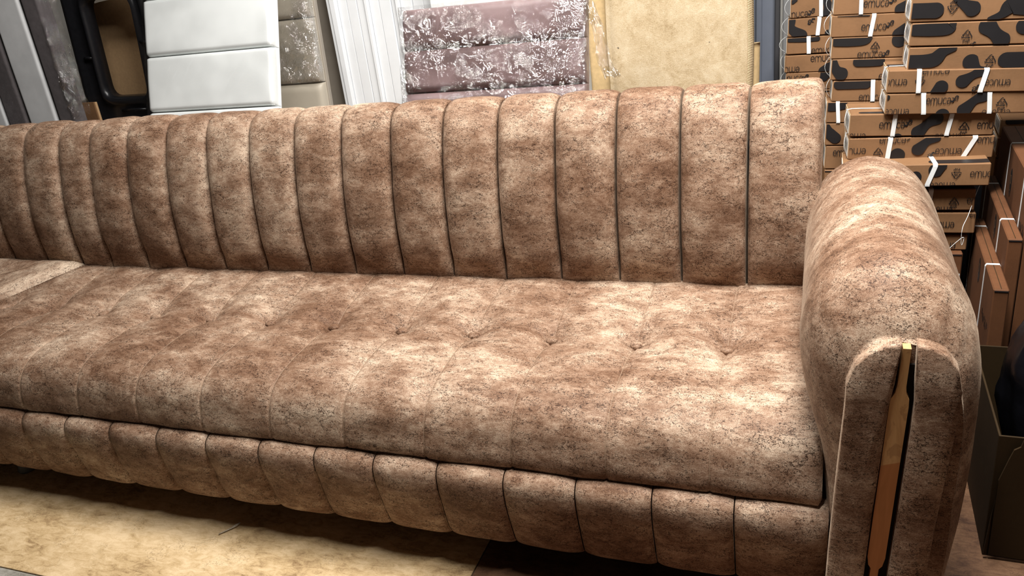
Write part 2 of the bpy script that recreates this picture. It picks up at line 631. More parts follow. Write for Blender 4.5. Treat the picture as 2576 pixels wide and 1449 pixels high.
# front base panels --------------------------------------------------
BASE = [(-0.500, -0.182), (-0.540, -0.1835), (-0.560, -0.190), (-0.571, -0.206), (-0.574, -0.230), (-0.571, -0.265), (-0.562, -0.315), (-0.550, -0.358),
        (-0.536, -0.378), (-0.50, -0.385), (-0.44, -0.385)]
AP = spline(BASE, 44)
AN = normals2(AP)


def base_panel(x0, x1, parent):
    us = np.sin(np.linspace(-math.pi / 2, math.pi / 2, 17))
    vs = []
    for u in us:
        x = (x0 + x1) / 2 + u * ((x1 - x0) / 2 - 0.0010)
        pb = max(0.0, 1 - abs(u) ** 3.5) ** 0.6
        for k in range(len(AP)):
            y, z = AP[k]
            mid = math.sin(math.pi * min(1, max(0, (k - 3) / 34)))
            b = (0.0135 * pb - 0.008) * (0.25 + 0.75 * mid) + 0.0035 * nz(x, y + 8, z, 11) * mid + 0.0016 * nz(x, y, z + 3, 30) * mid
            vs.append((x, y - abs(AN[k][0]) * b * (1 if True else 0), H0 + z + AN[k][1] * (-1 if AN[k][0] > 0 else 1) * b))
    fs = grid_faces(len(us), len(AP))
    n = len(AP)
    for i in (0, len(us) - 1):
        fs.append(tuple(i * n + k for k in range(n)))
    return mesh_obj('base_panel', vs, fs, FAB, parent)


base_panel(0.0242, 0.185, sofa)
for i in range(14):
    base_panel(0.0242 - (i + 1) * 0.1501, 0.0242 - i * 0.1501, sofa)
# hidden carcass carrying cushion and base
box_obj('carcass', -2.09, 0.18, -0.50, 0.19, 0.072, H0 - 0.19, DARKCLOTH, sofa, 0.004)
box_obj('seat_platform', -2.09, 0.16, -0.49, 0.0, H0 - 0.19, H0 - 0.10, DARKCLOTH, sofa, 0.004)


def leg(x, y, parent, mat=None):
    vs, fs = [], []
    prof = [(0.024, 0.0), (0.026, 0.006), (0.022, 0.02), (0.030, 0.06), (0.034, 0.080)]
    for r, h in prof:
        for q in range(16):
            a = 2 * math.pi * q / 16
            vs.append((x + r * math.cos(a), y + r * math.sin(a), h))
    for i in range(len(prof) - 1):
        for q in range(16):
            q2 = (q + 1) % 16
            fs.append((i * 16 + q, i * 16 + q2, (i + 1) * 16 + q2, (i + 1) * 16 + q))
    fs.append(tuple(range(15, -1, -1)))
    fs.append(tuple(range(64, 80)))
    return mesh_obj('leg', vs, fs, mat or LEGMAT, parent)


LEGMAT = plain('dull_grey_leg_plastic', (0.10, 0.10, 0.10), 0.5, 0.2)
for lx, ly in ((-1.985, -0.47), (-0.9, -0.40), (0.05, -0.40), (-1.985, 0.12), (-0.9, 0.12), (0.05, 0.12)):
    leg(lx, ly, sofa)

# right arm ----------------------------------------------------------
SECT = [(0.186, -0.425), (0.182, -0.30), (0.176, -0.18), (0.166, -0.08), (0.146, 0.0), (0.131, 0.07), (0.127, 0.13), (0.135, 0.185), (0.157, 0.232), (0.194, 0.268),
        (0.243, 0.286), (0.292, 0.279), (0.333, 0.254), (0.362, 0.214), (0.386, 0.16), (0.398, 0.08), (0.399, -0.02), (0.392, -0.15), (0.372, -0.30), (0.362, -0.425)]
QS = spline(SECT, 90)
ys = []                                       # (y, inset 0..1 front roll, rear roll)
for a in np.linspace(0, 1, 14):
    ys.append((0.105 - 0.06 * (1 - math.cos(a * math.pi / 2)), (1 - math.sin(a * math.pi / 2)), 'r'))
for y in np.linspace(0.04, -0.47, 40)[1:]:
    ys.append((y, 0.0, 'm'))
for a in np.linspace(0, 0.80, 22)[1:]:
    ys.append((-0.47 - 0.149 * math.sin(a * math.pi / 2), (1 - math.cos(a * math.pi / 2)) / 0.691, 'f'))
av = []
for (y, ins, kind) in ys:
    for k, (x, z) in enumerate(QS):
        cx = 0.262
        zt = max(0.0, (z + 0.02) / 0.306)
        if kind == 'f':
            x2 = x + (cx - x) * (0.53 if x < cx else 0.27) * ins * (0.35 + 0.65 * min(1, max(0, (z + 0.45) / 0.35)))
            z2 = z - 0.100 * ins * zt ** 1.2
        elif kind == 'r':
            x2 = x + (cx - x) * 0.40 * ins
            z2 = z - 0.07 * ins * zt
        else:
            x2, z2 = x, z
        w = 0.003 * nz(x2, y, z2, 10) + 0.0015 * nz(x2, y, z2 + 4, 28)
        if kind == 'f' and 0.15 < ins < 1 and z > 0.05:          # gathers pulled in around the front panel
            g = math.exp(-((abs(x - 0.256) - 0.092) / 0.03) ** 2)
            w += 0.0045 * g * math.sin(k * 2.2) * math.sin(ins * math.pi)
        av.append((x2 + (x2 - cx) * w * 4, y, H0 + z2 + w))
na = len(QS)
af = [tuple(reversed(f)) for f in grid_faces(len(ys), na)]
af.append(tuple(range(na)))
af.append(tuple(reversed(range((len(ys) - 1) * na, len(ys) * na))))
arm = mesh_obj('arm', av, af, FAB, sofa)
af_n = len(arm.data.polygons)
for p in arm.data.polygons[af_n - 2:]:
    p.use_smooth = False


def puffed_panel(name, outline, yface, thick, parent, mat=None, puff=0.006):
    """a padded board standing in an X-Z plane with a soft rounded rim"""
    n = len(outline)
    c = np.mean(outline, axis=0)
    rings = [(1.0, thick), (1.0, 0.010), (0.985, 0.004), (0.955, 0.0012), (0.90, -0.001), (0.7, -puff * 0.5), (0.45, -puff * 0.85), (0.2, -puff), ]
    vs, fs = [], []
    half = 0.5 * (np.max(outline[:, 0]) - np.min(outline[:, 0]))
    nrm = normals2(np.vstack([outline, outline[:1]]))[:n]
    for sc_, dy in rings:
        ins = (1 - sc_) * half
        for i in range(n):
            q = outline[i] + (c - outline[i]) * np.array([1 - sc_, min(1 - sc_, 0.9 * (1 - sc_))]) if sc_ < 0.9 else outline[i] + (c - outline[i]) / (np.linalg.norm(c - outline[i]) + 1e-9) * ins * 1.0
            vs.append((q[0], yface + dy + 0.0015 * nz(q[0], 1, q[1], 14), H0 + q[1]))
    for r in range(len(rings) - 1):
        for i in range(n):
            i2 = (i + 1) % n
            fs.append((r * n + i, r * n + i2, (r + 1) * n + i2, (r + 1) * n + i))
    fs.append(tuple((len(rings) - 1) * n + i for i in range(n)))
    fs.append(tuple(reversed(range(n))))
    o = mesh_obj(name, vs, fs, mat or FAB, parent)
    return o


def densify(pts, step=0.012):
    out = []
    for i in range(len(pts)):
        a, b = np.array(pts[i]), np.array(pts[(i + 1) % len(pts)])
        m = max(1, int(np.linalg.norm(b - a) / step))
        for j in range(m):
            out.append(a + (b - a) * j / m)
    return np.array(out)


strip_c = lambda z: 0.2765 - (0.185 - z) * 0.049             # centre line of the timber strip
LP = [(strip_c(0.18) - 0.0075, 0.191), (0.250, 0.188), (0.226, 0.174), (0.207, 0.152), (0.197, 0.118), (0.197, 0.085), (0.190, -0.06), (0.184, -0.20), (0.178, -0.415),
      (strip_c(-0.415) - 0.016, -0.415), (strip_c(0.0) - 0.0145, 0.0), (strip_c(0.09) - 0.014, 0.09), (strip_c(0.125) - 0.010, 0.13)]
RPn = [(strip_c(0.18) + 0.013, 0.190), (strip_c(0.13) + 0.016, 0.13), (strip_c(0.09) + 0.020, 0.09), (strip_c(0.0) + 0.020, 0.0), (strip_c(-0.415) + 0.020, -0.415),
       (0.318, -0.415), (0.331, -0.23), (0.342, -0.06), (0.352, 0.085), (0.352, 0.120), (0.345, 0.154), (0.328, 0.177), (0.306, 0.188)]
puffed_panel('front_panel', densify(LP[::-1], 0.006), -0.632, 0.028, arm)
puffed_panel('front_panel', densify(RPn[::-1], 0.006), -0.632, 0.028, arm)
box_obj('front_backing', 0.235, 0.315, -0.6150, -0.608, H0 - 0.415, H0 + 0.150, DARKCLOTH, arm)
# timber strip with necked ends
t_ = NT('stained_timber_strip')
pz = t_.n('ShaderNodeSeparateXYZ')
t_.l(t_.pos(), pz.inputs[0])
gr = t_.noise(t_.pos((60, 60, 6)), 1.0, 4, 0.6, 1.5)
knot = t_.noise(t_.pos((30, 30, 10)), 1.0, 3, 0.6, 3.0)
pale = t_.ramp(gr.outputs[0], [(0.3, (0.50, 0.27, 0.10)), (0.6, (0.66, 0.39, 0.16)), (0.75, (0.72, 0.45, 0.20))])
pale = t_.mix(t_.math('MULTIPLY', t_.step(knot.outputs[0], 0.56, 0.66), 0.45), pale, (0.30, 0.14, 0.05))
deep = t_.ramp(gr.outputs[0], [(0.3, (0.42, 0.165, 0.048)), (0.7, (0.52, 0.21, 0.066))])
zz = t_.math('ADD', pz.outputs[2], t_.math('MULTIPLY', pz.outputs[0], -0.35))
t_.l(t_.mix(t_.step(zz, H0 - 0.113, H0 - 0.111), deep, pale), t_.b.inputs['Base Color'])
t_.b.inputs['Roughness'].default_value = 0.5
WOODSTRIP = t_.m
prof = [(0.183, 0.0055), (0.120, 0.0060), (0.108, 0.0075), (0.098, 0.0124), (0.085, 0.0132), (-0.05, 0.0132), (-0.205, 0.0132), (-0.222, 0.0105), (-0.229, 0.006), (-0.41, 0.006)]
vs, fs = [], []
for z, hw in prof:
    cxs = strip_c(z) - 0.0005
    for yy in (-0.6300, -0.612):
        vs += [(cxs - hw, yy, H0 + z), (cxs + hw, yy, H0 + z)]
for i in range(len(prof) - 1):
    a, b = i * 4, (i + 1) * 4
    fs += [(a, a + 1, b + 1, b), (a + 3, a + 2, b + 2, b + 3), (a + 2, a, b, b + 2), (a + 1, a + 3, b + 3, b + 1)]
fs += [(0, 2, 3, 1), (len(vs) - 4, len(vs) - 3, len(vs) - 1, len(vs) - 2)]
ts = mesh_obj('timber_strip', vs, fs, WOODSTRIP, arm, smooth=False)
ts['label'] = 'necked timber strip, pale above and stained darker below'

# corner section at the left -----------------------------------------
corner = sofa
cx = [-2.083, -2.232, -2.385, -2.54, -2.69, -2.84]
for i in range(5):
    channel(cx[i + 1], cx[i], corner, 0.024 if i == 0 else 0.020)
CS = [(0.03, -0.04), (0.02, 0.005), (-0.02, 0.019), (-0.10, 0.016), (-0.22, 0.006), (-0.40, -0.006), (-0.55, -0.03), (-0.62, -0.07), (-0.64, -0.14), (-0.62, -0.187)]
CP = spline(CS, 90)
CNn = -normals2(CP)
vs = []
cw = np.concatenate([np.linspace(0, 0.06, 14), np.linspace(0.07, 0.7, 30)])
for w in cw:
    for k in range(len(CP)):
        y, z = CP[k]
        xr = -2.070 + 0.5 * min(0.0, y)                     # right side slants away towards the front
        e = max(0.0, 1 - w / 0.05)
        b = -0.030 * (1 - math.sqrt(max(0.0, 1 - e * e))) if w < 0.05 else 0.0
        b += 0.004 * nz(xr - w, y, z + 2, 8)
        if abs(w - 0.20) < 0.02:
            b -= 0.003 * math.exp(-((w - 0.20) / 0.006) ** 2)
        if w == 0:
            b -= 0.03
        vs.append((xr - w * 1.0, y + CNn[k][0] * b * 0.3, H0 + z + CNn[k][1] * b))
fs = [tuple(reversed(f)) for f in grid_faces(len(cw), len(CP))]
n = len(CP)
for i in (0, len(cw) - 1):
    fs.append(tuple(i * n + k for k in range(n)))
cseat = mesh_obj('seat_cushion', vs, fs, FAB_TURNED_SHEEN, corner)
cseat['label'] = 'smooth corner seat cushion, wedge shaped, its pile sheen painted in as a paler tone than the long one'
pts = []
for k in range(6, 70):
    y, z = CP[k]
    xr = -2.070 + 0.5 * min(0.0, y) - 0.20 - 0.12 * math.sin(min(1, max(0, -y / 0.3)) * 1.2) + 0.1
    pts.append((xr, y, H0 + z + 0.001))
v, f = tube_geo(pts, 0.0010, 5)
mesh_obj('seam_stitching', v, f, THREAD, cseat)
box_obj('carcass', -2.86, -2.40, -0.56, 0.19, 0.072, H0 - 0.19, DARKCLOTH, corner, 0.004)
box_obj('seat_platform', -2.86, -2.40, -0.55, 0.0, H0 - 0.19, H0 - 0.10, DARKCLOTH, corner, 0.004)
for lx, ly in ((-2.3, -0.45), (-2.78, -0.45), (-2.3, 0.12), (-2.78, 0.12)):
    leg(lx, ly, corner)

# ------------------------------------------------------------------ printed cartons
def stroke_text():
    """letter strokes of the round one-line lettering, x-height 1, returns {char: (advance, [polylines])}"""
    def arc(cx, cy, rx, ry, a0, a1, n=18):
        return [(cx + rx * math.cos(math.radians(a)), cy + ry * math.sin(math.radians(a))) for a in np.linspace(a0, a1, n)]
    G = {}
    G['e'] = (1.02, [[(0.07, 0.5), (0.87, 0.5)] + arc(0.47, 0.5, 0.40, 0.46, 0, 318)])
    G['m'] = (1.66, [[(0.08, 0.0), (0.08, 0.60)] + arc(0.42, 0.60, 0.34, 0.36, 180, 0) + [(0.76, 0.0)], [(0.76, 0.6)] + arc(1.10, 0.60, 0.34, 0.36, 180, 0) + [(1.44, 0.0)]])
    G['u'] = (1.04, [[(0.08, 0.96), (0.08, 0.40)] + arc(0.46, 0.40, 0.38, 0.38, 180, 360) + [(0.84, 0.96)]])
    G['c'] = (0.92, [arc(0.48, 0.5, 0.40, 0.46, 48, 312)])
    e = G['e'][1][0]
    G['a'] = (0.95, [[(0.94 - x, 1.0 - y) for x, y in e]])
    G['2'] = (0.8, [arc(0.35, 0.7, 0.27, 0.27, 160, -30) + [(0.08, 0.03), (0.66, 0.03)]])
    G['0'] = (0.8, [arc(0.36, 0.5, 0.28, 0.47, 0, 360, 24)])
    G['P'] = (0.8, [[(0.08, 0), (0.08, 0.97), (0.38, 0.97)] + arc(0.38, 0.72, 0.25, 0.25, 90, -90, 10) + [(0.08, 0.47)]])
    G['A'] = (0.85, [[(0.02, 0), (0.38, 0.98), (0.74, 0)], [(0.16, 0.33), (0.60, 0.33)]])
    return G


GLYPH = stroke_text()


def ribbon(pts, r):
    """flat outline strip along a polyline (radius may vary), with round ends -> list of triangles"""
    P = np.array([(p[0], p[1]) for p in pts], float)
    n = len(P)
    rr = np.array(r if hasattr(r, '__len__') else [r] * n, float)
    t = np.gradient(P, axis=0)
    t /= np.linalg.norm(t, axis=1)[:, None] + 1e-12
    nrm = np.stack([-t[:, 1], t[:, 0]], 1)
    L, Rr = P + nrm * rr[:, None], P - nrm * rr[:, None]
    tri = []
    for i in range(n - 1):
        tri.append((L[i], Rr[i], Rr[i + 1]))
        tri.append((L[i], Rr[i + 1], L[i + 1]))
    for c, q, d in ((P[0], rr[0], -t[0]), (P[-1], rr[-1], t[-1])):
        m = 14 if q > 0.004 else 6
        a0 = math.atan2(d[1], d[0]) - math.pi / 2
        arc = [c + q * np.array((math.cos(a0 + math.pi * k / m), math.sin(a0 + math.pi * k / m))) for k in range(m + 1)]
        tri += [(c, arc[k], arc[k + 1]) for k in range(m)]
    return tri


def blob(pts):
    S = spline([(a, b, r) for a, b, r in pts], 26 if len(pts) > 2 else 12)
    return ribbon(S[:, :2], np.maximum(S[:, 2], 0.001))


def text_tris(txt, x, y, h, width=None, flip=False, weight=0.052):
    adv = sum(GLYPH[c][0] for c in txt)
    sx = (width / adv) if width else h
    tri = []
    cx = 0.0
    for c in txt:
        for pl in GLYPH[c][1]:
            tri += ribbon([((cx + px) * sx, py * h) for px, py in pl], weight * h)
        cx += GLYPH[c][0]
    tot = adv * sx
    out = []
    for T in tri:
        if flip:
            out.append(tuple(np.array((x + tot - p[0], y + h - p[1])) for p in T))
        else:
            out.append(tuple(np.array((x + p[0], y + p[1])) for p in T))
    return out


def recycle_tris(x, y, S, flip=False):
    """triangle of three chasing arrows around 20, PAP underneath"""
    tri = []
    h = S * 0.50
    V = [np.array((0, 0.40)), np.array((-0.50, -0.36)), np.array((0.50, -0.36))]
    for i in range(3):
        a, b = V[i], V[(i + 1) % 3]
        d = b - a
        c0 = a + d * 0.16
        c1 = a + d * 0.66
        pre = V[(i + 2) % 3] - a
        tri += ribbon([a + pre * 0.10, a + (d + pre) * 0.035, c0, c1], 0.040)
        nn = np.array((-d[1], d[0])) / np.linalg.norm(d)
        tri.append((c1 + nn * 0.10, c1 - nn * 0.10, c1 + d * 0.16))
    tri += text_tris('20', -0.17, -0.24, 0.24, 0.36, weight=0.10)
    tri += text_tris('PAP', -0.30, -0.80, 0.24, 0.62, weight=0.11)
    sg = -1 if flip else 1
    return [tuple(np.array((x + sg * p[0] * S, y + sg * p[1] * S)) for p in T) for T in tri]


def ornament_tris(x, y, S, flip=False):
    """small two-winged curl printed after the lettering"""
    tri = blob([(-0.48, -0.30, 0.10), (-0.26, -0.38, 0.13), (-0.10, -0.14, 0.09), (-0.14, 0.12, 0.06), (-0.36, 0.16, 0.05)])
    tri += blob([(0.10, -0.20, 0.05), (0.02, 0.14, 0.06), (0.18, 0.42, 0.08), (0.42, 0.36, 0.10), (0.34, 0.14, 0.06), (0.14, 0.12, 0.04)])
    tri += blob([(0.10, -0.22, 0.04), (0.28, -0.16, 0.05), (0.44, -0.02, 0.06)])
    sg = -1 if flip else 1
    return [tuple(np.array((x + sg * p[0] * S * 0.62, y + sg * p[1] * S * 0.62)) for p in T) for T in tri]


def clip_tris(tris, x0, x1, y0, y1):
    out = []
    for T in tris:
        poly = [np.array(p, float) for p in T]
        for ax, lim, keep in ((0, x0, 1), (0, x1, -1), (1, y0, 1), (1, y1, -1)):
            new = []
            for i in range(len(poly)):
                a, b = poly[i], poly[(i + 1) % len(poly)]
                da, db = (a[ax] - lim) * keep, (b[ax] - lim) * keep
                if da >= 0:
                    new.append(a)
                if (da > 0) != (db > 0) and abs(da - db) > 1e-12:
                    new.append(a + (b - a) * da / (da - db))
            poly = new
            if len(poly) < 3:
                break
        if len(poly) >= 3:
            out.append(poly)
    return out


def flat_print(name, polys, place, mat, parent):
    vs, fs = [], []
    for p in polys:
        fs.append(tuple(range(len(vs), len(vs) + len(p))))
        vs += [place(q[0], q[1]) for q in p]
    if not fs:
        return None
    return mesh_obj(name, vs, fs, mat, parent, smooth=False, local=True)


def face_prints(els, w, h, parent):
    """every printed mark of a carton front is a flat print of its own"""
    place = lambda a, b: (a, -0.0022, b)
    for k, d in els:
        if k == 'B':
            name, tr = 'black_shape', blob(d)
        elif k in 'TU':
            name, tr = 'lettering', text_tris('emuca', d[0], d[2], d[3], d[1], flip=(k == 'U'))
        elif k in 'RV':
            name, tr = 'recycling_mark', recycle_tris(d[0], d[1], d[2] * 0.92, flip=(k == 'V'))
        else:
            name, tr = 'curl_mark', ornament_tris(d[0], d[1], d[2] * 1.75, flip=(k == 'Q'))
        flat_print(name, clip_tris(tr, 0.0015, w - 0.0015, 0.0015, h - 0.0015), place, INK, parent)


def strap_loop(pts, width, axis, parent, th=0.0009):
    """flat plastic band along a closed/open path of local points; axis = band width direction"""
    ax = Vector(axis).normalized() * (width / 2)
    P = [Vector(p) for p in pts]
    vs, fs = [], []
    for i, p in enumerate(P):
        t = (P[min(i + 1, len(P) - 1)] - P[max(i - 1, 0)]).normalized()
        nn = t.cross(ax.normalized()) * th
        vs += [p - ax, p + ax, p + ax + nn, p - ax + nn]
    for i in range(len(P) - 1):
        a, b = i * 4, (i + 1) * 4
        for q in range(4):
            q2 = (q + 1) % 4
            fs.append((a + q, a + q2, b + q2, b + q))
    return mesh_obj('strap', vs, fs, STRAP, parent, smooth=False, local=True)


CARTONS = [('A1',(0.0523,1.0,0.9321),2,0.6,0.3,0.0581,0.15,[('T',(-0.0184,0.0702,0.0033,0.0158)),
    ('O',(0.0607,0.0163,0.0184)),
    ('B',[(0.0981,0.0561,0.0091),(0.1078,0.0294,0.0122),(0.1019,0.0037,0.0092)]),
    ('B',[(0.0035,0.0539,0.0108),(0.0107,0.0577,0.0092)])],[(0.0871,0.089,0.011)]),
    ('A2',(0.0463,1.0,0.8759),2,0.3,0.3,0.0556,0.15,[('B',[(0.0052,0.0501,0.0155),(0.0088,0.0259,0.0125),(0.0373,0.0027,0.0193)]),
    ('Q',(0.0666,0.0445,0.0185)),
    ('B',[(0.117,0.0056,0.0093),(0.1246,-0.0039,0.0123)])],[(0.0906,0.0869,0.0117)]),
    ('A3',(0.0425,1.0,0.8222),2,0.9,0.3,0.0529,0.15,[('B',[(0.0067,0.0464,0.0075),(0.0495,0.0455,0.0087),(0.0904,0.0452,0.0075)]),
    ('T',(0.0735,0.0701,0.0004,0.0153))],[(0.0638,0.0661,0.0118)]),
    ('A4',(0.0374,1.0,0.7651),1,1.2,0.3,0.055,0.15,[('T',(0.0765,0.0709,0.0323,0.0173)),
    ('U',(-0.0264,0.071,0.003,0.0163)),
    ('B',[(0.117,0.0013,0.0157),(0.134,0.0097,0.0188)])],[]),
    ('A5',(0.042,1.0,0.7089),1,1,0.3,0.0559,0.15,[('T',(-0.019,0.0695,0.0302,0.0163)),
    ('O',(0.0575,0.0393,0.019)),
    ('B',[(0.1138,0.0383,0.0126),(0.1203,0.0534,0.0188)])],[]),
    ('B0',(0.1737,0.66,0.967),1.5,2.3,0.34,0.0561,0.15,[('T',(0.0723,0.0624,0.0172,0.0162)),
    ('O',(0.1443,0.0321,0.0156)),
    ('B',[(0.1638,0.0089,0.0143),(0.1796,0.0156,0.0156)])],[(0.0652,0.0678,0.01)]),
    ('B1',(0.1688,0.66,0.9091),1.5,2.3,0.34,0.0583,0.15,[('T',(0.0749,0.0624,0.0152,0.0164)),
    ('O',(0.1451,0.0304,0.0163)),
    ('B',[(0.171,0.0016,0.0185),(0.1861,0.0161,0.0158)]),
    ('B',[(0.0145,0.0566,0.0027),(0.0907,0.0561,0.0037)])],[(0.1038,0.0989,0.0105)]),
    ('B2',(0.172,0.66,0.8516),1.5,2.3,0.34,0.0573,0.15,[('B',[(0.0083,0.0457,0.0114),(0.0445,0.047,0.014),(0.0814,0.0495,0.0134),(0.0953,0.0579,0.0069)]),
    ('R',(0.1086,0.0343,0.0262)),
    ('T',(0.0659,0.0633,0.0018,0.0149)),
    ('O',(0.1366,0.0113,0.016)),
    ('B',[(0.1668,0.0462,0.019),(0.1817,0.0633,0.021)])],[]),
    ('B3',(0.1721,0.66,0.7942),0.5,2.3,0.34,0.0574,0.15,[('B',[(0.001,0.0532,0.0115),(0.0117,0.0302,0.0121),(0.0255,0.0178,0.0181)]),
    ('B',[(0.0669,0.0487,0.013),(0.0966,0.0492,0.0135),(0.1212,0.0498,0.0129)]),
    ('T',(0.1224,0.0627,-0.0003,0.0158))],[]),
    ('B4',(0.1775,0.66,0.7343),1.5,2.3,0.34,0.0585,0.15,[('B',[(0.015,0.0478,0.0132),(0.0494,0.0484,0.0137),(0.0846,0.049,0.0136)]),
    ('T',(0.0699,0.0593,0.0032,0.0152))],[(0.1019,0.1052,0.0109)]),
    ('B5',(0.1649,0.66,0.6751),1.5,2.3,0.32,0.0598,0.15,[('B',[(-0.0108,0.0477,0.013),(0.0166,0.0474,0.0138),(0.0415,0.0512,0.0125)])],[(0.0267,0.032,0.01)]),
    ('B6',(0.1641,0.66,0.6095),1.5,1.6099999999999999,0.32,0.0646,0.15,[('B',[(0.0003,0.0563,0.0095),(0.0073,0.0391,0.0149),(0.0263,0.0217,0.0153)])],[]),
    ('B7',(0.1654,0.66,0.5398),1.5,1.6099999999999999,0.32,0.0684,0.15,[('T',(0.0201,0.0558,0.0393,0.0164))],[]),
    ('C1',(0.3452,0.47,0.9557),0,2.7,0.34,0.0561,0.15,[('B',[(0.0022,0.0268,0.0177),(0.0302,0.0266,0.0176),(0.0526,0.0264,0.018)]),
    ('V',(0.0884,0.0261,0.0264)),
    ('B',[(0.0939,0.0547,0.0094),(0.1083,0.0408,0.0098),(0.1298,0.0278,0.0178)]),
    ('B',[(0.1694,0.0029,0.0051),(0.1925,0.0121,0.0093),(0.2098,0.03,0.0184),(0.2399,0.0288,0.0197)])],[]),
    ('C2',(0.3474,0.47,0.8992),0,2.7,0.34,0.0554,0.15,[('B',[(0.0081,0.0384,0.0135),(0.048,0.0383,0.0148),(0.0818,0.0407,0.0138),(0.0909,0.0517,0.0062)]),
    ('R',(0.1227,0.0269,0.0265)),
    ('B',[(0.1639,0.0425,0.0197),(0.1808,0.0262,0.0141),(0.1964,0.0111,0.0183)]),
    ('B',[(0.2402,0.0411,0.0185),(0.2535,0.045,0.0184)]),
    ('Q',(0.1376,0.0025,0.0104))],[]),
    ('C3',(0.3472,0.47,0.8398),0,2.6,0.34,0.0576,0.15,[('B',[(-0.0019,0.0229,0.0162),(0.0332,0.0234,0.0161),(0.0567,0.0276,0.017),(0.0737,0.046,0.0125),(0.094,0.0547,0.0096)]),
    ('B',[(0.1373,0.02,0.0182),(0.1539,0.0045,0.0081),(0.1695,-0.0016,0.0096)]),
    ('R',(0.1782,0.0272,0.0275)),
    ('B',[(0.2115,0.0231,0.0179),(0.2482,0.0234,0.0178)])],[]),
    ('C4',(0.3029,0.46,0.7892),1,2.4,0.34,0.0571,0.15,[('U',(-0.0151,0.0592,0.0202,0.0148)),
    ('T',(0.076,0.0589,0.0457,0.0145)),
    ('V',(0.0727,0.0234,0.0255)),
    ('B',[(0.121,0.0141,0.0161),(0.106,-0.0025,0.0093)]),
    ('B',[(0.1672,0.0276,0.0159),(0.1866,0.0413,0.0096),(0.2081,0.0537,0.0143)]),
    ('Q',(0.1977,0.0104,0.0154)),
    ('U',(0.2156,0.0537,0.016,0.0142))],[(0.0689,0.0717,0.0107),(0.2153,0.2077,0.011)]),
    ('C5',(0.3025,0.46,0.7349),2,2.0,0.345,0.0533,0.15,[('T',(0.091,0.0553,0.0252,0.0157)),
    ('O',(0.1541,0.0372,0.0151)),
    ('B',[(0.1779,0.01,0.0161),(0.1963,0.0315,0.0102),(0.2141,0.043,0.0145)]),
    ('R',(0.258,0.0289,0.0279)),
    ('U',(-0.0015,0.056,0.0004,0.0144)),
    ('U',(0.2173,0.0614,-0.0048,0.014)),
    ('B',[(0.1308,-0.0026,0.0163),(0.1338,-0.0089,0.0148)]),
    ('B',[(0.0018,0.0445,0.006),(-0.0042,0.0409,0.005)])],[(0.0835,0.0881,0.0108),(0.2287,0.2335,0.0101)]),
    ('C6',(0.2211,0.47,0.679),3,1.9,0.332,0.0585,0.15,[('T',(0.0696,0.0605,0.0209,0.0163)),
    ('O',(0.1379,0.0337,0.0157)),
    ('B',[(0.1628,0.0103,0.0167),(0.1816,0.0303,0.0105),(0.2004,0.0437,0.0165)]),
    ('R',(0.2662,0.0249,0.0278)),
    ('T',(0.2947,0.0546,0.0169,0.0152)),
    ('U',(-0.021,0.0605,-0.0063,0.0149)),
    ('U',(0.2019,0.0613,-0.0094,0.0144)),
    ('B',[(0.1153,-0.0056,0.0128),(0.1194,-0.0108,0.0102)])],[(0.1057,0.1033,0.0106),(0.235,0.2284,0.0104)]),
    ('C7',(0.221,0.47,0.6171),3,1.3,0.338,0.0577,0.15,[('T',(0.0727,0.0624,0.0425,0.0146)),
    ('O',(0.1407,0.051,0.0068)),
    ('R',(0.0718,0.0222,0.0264)),
    ('B',[(0.1662,0.0255,0.0159),(0.1834,0.0443,0.0101),(0.205,0.0551,0.0112)]),
    ('B',[(0.1176,0.012,0.0171),(0.1198,0.011,0.0166)]),
    ('U',(0.2058,0.0607,0.0115,0.015)),
    ('Q',(0.1971,0.0096,0.0147)),
    ('T',(0.2988,0.0586,0.0388,0.0147)),
    ('U',(-0.0239,0.0658,0.0158,0.0154))],[(0.0988,0.0951,0.0114),(0.2934,0.2717,0.0116)]),
    ('C8',(0.2094,0.41,0.5602),0,0,0.335,0.0575,0.15,[('B',[(0.1696,0.0263,0.0134),(0.1707,0.0251,0.0128)]),
    ('B',[(0.2149,0.0419,0.0171),(0.2291,0.0534,0.0099)]),
    ('V',(0.2605,0.0269,0.0252)),
    ('T',(0.291,0.0558,0.0224,0.015)),
    ('U',(0.2031,0.0574,-0.0045,0.0142))],[(0.2124,0.1978,0.011)]),
    ('C9',(0.188,0.44,0.486),0,0,0.335,0.0569,0.15,[('R',(0.2878,0.0263,0.0258)),
    ('T',(0.3165,0.0573,0.0188,0.0148)),
    ('U',(0.2269,0.0586,-0.0046,0.0145)),
    ('B',[(0.2158,0.0416,0.0142),(0.2116,0.0298,0.0114)])],[(0.2332,0.2297,0.0113)]),
    ('C10',(0.1939,0.44,0.4235),0,0,0.335,0.056,0.15,[('U',(0.2294,0.0584,0.0157,0.0158)),
    ('T',(0.3197,0.0568,0.0445,0.0155)),
    ('B',[(0.2352,0.0564,0.0074),(0.2336,0.0594,0.0074)])],[]),
    ('C11',(0.1819,0.45,0.3731),0,0,0.335,0.0425,0.15,[('U',(0.2499,0.0592,0.0048,0.0161))],[]),
    ('D1',(0.6232,0.78,0.5898),-4,0,0.3,0.0496,0.15,[('B',[(0.02,0.0456,0.01),(0.0765,0.0452,0.0099)])],[]),
    ('D2',(0.6212,0.78,0.5349),-4,0,0.3,0.0528,0.15,[('T',(0.0219,0.0384,0.0136,0.0143))],[])]
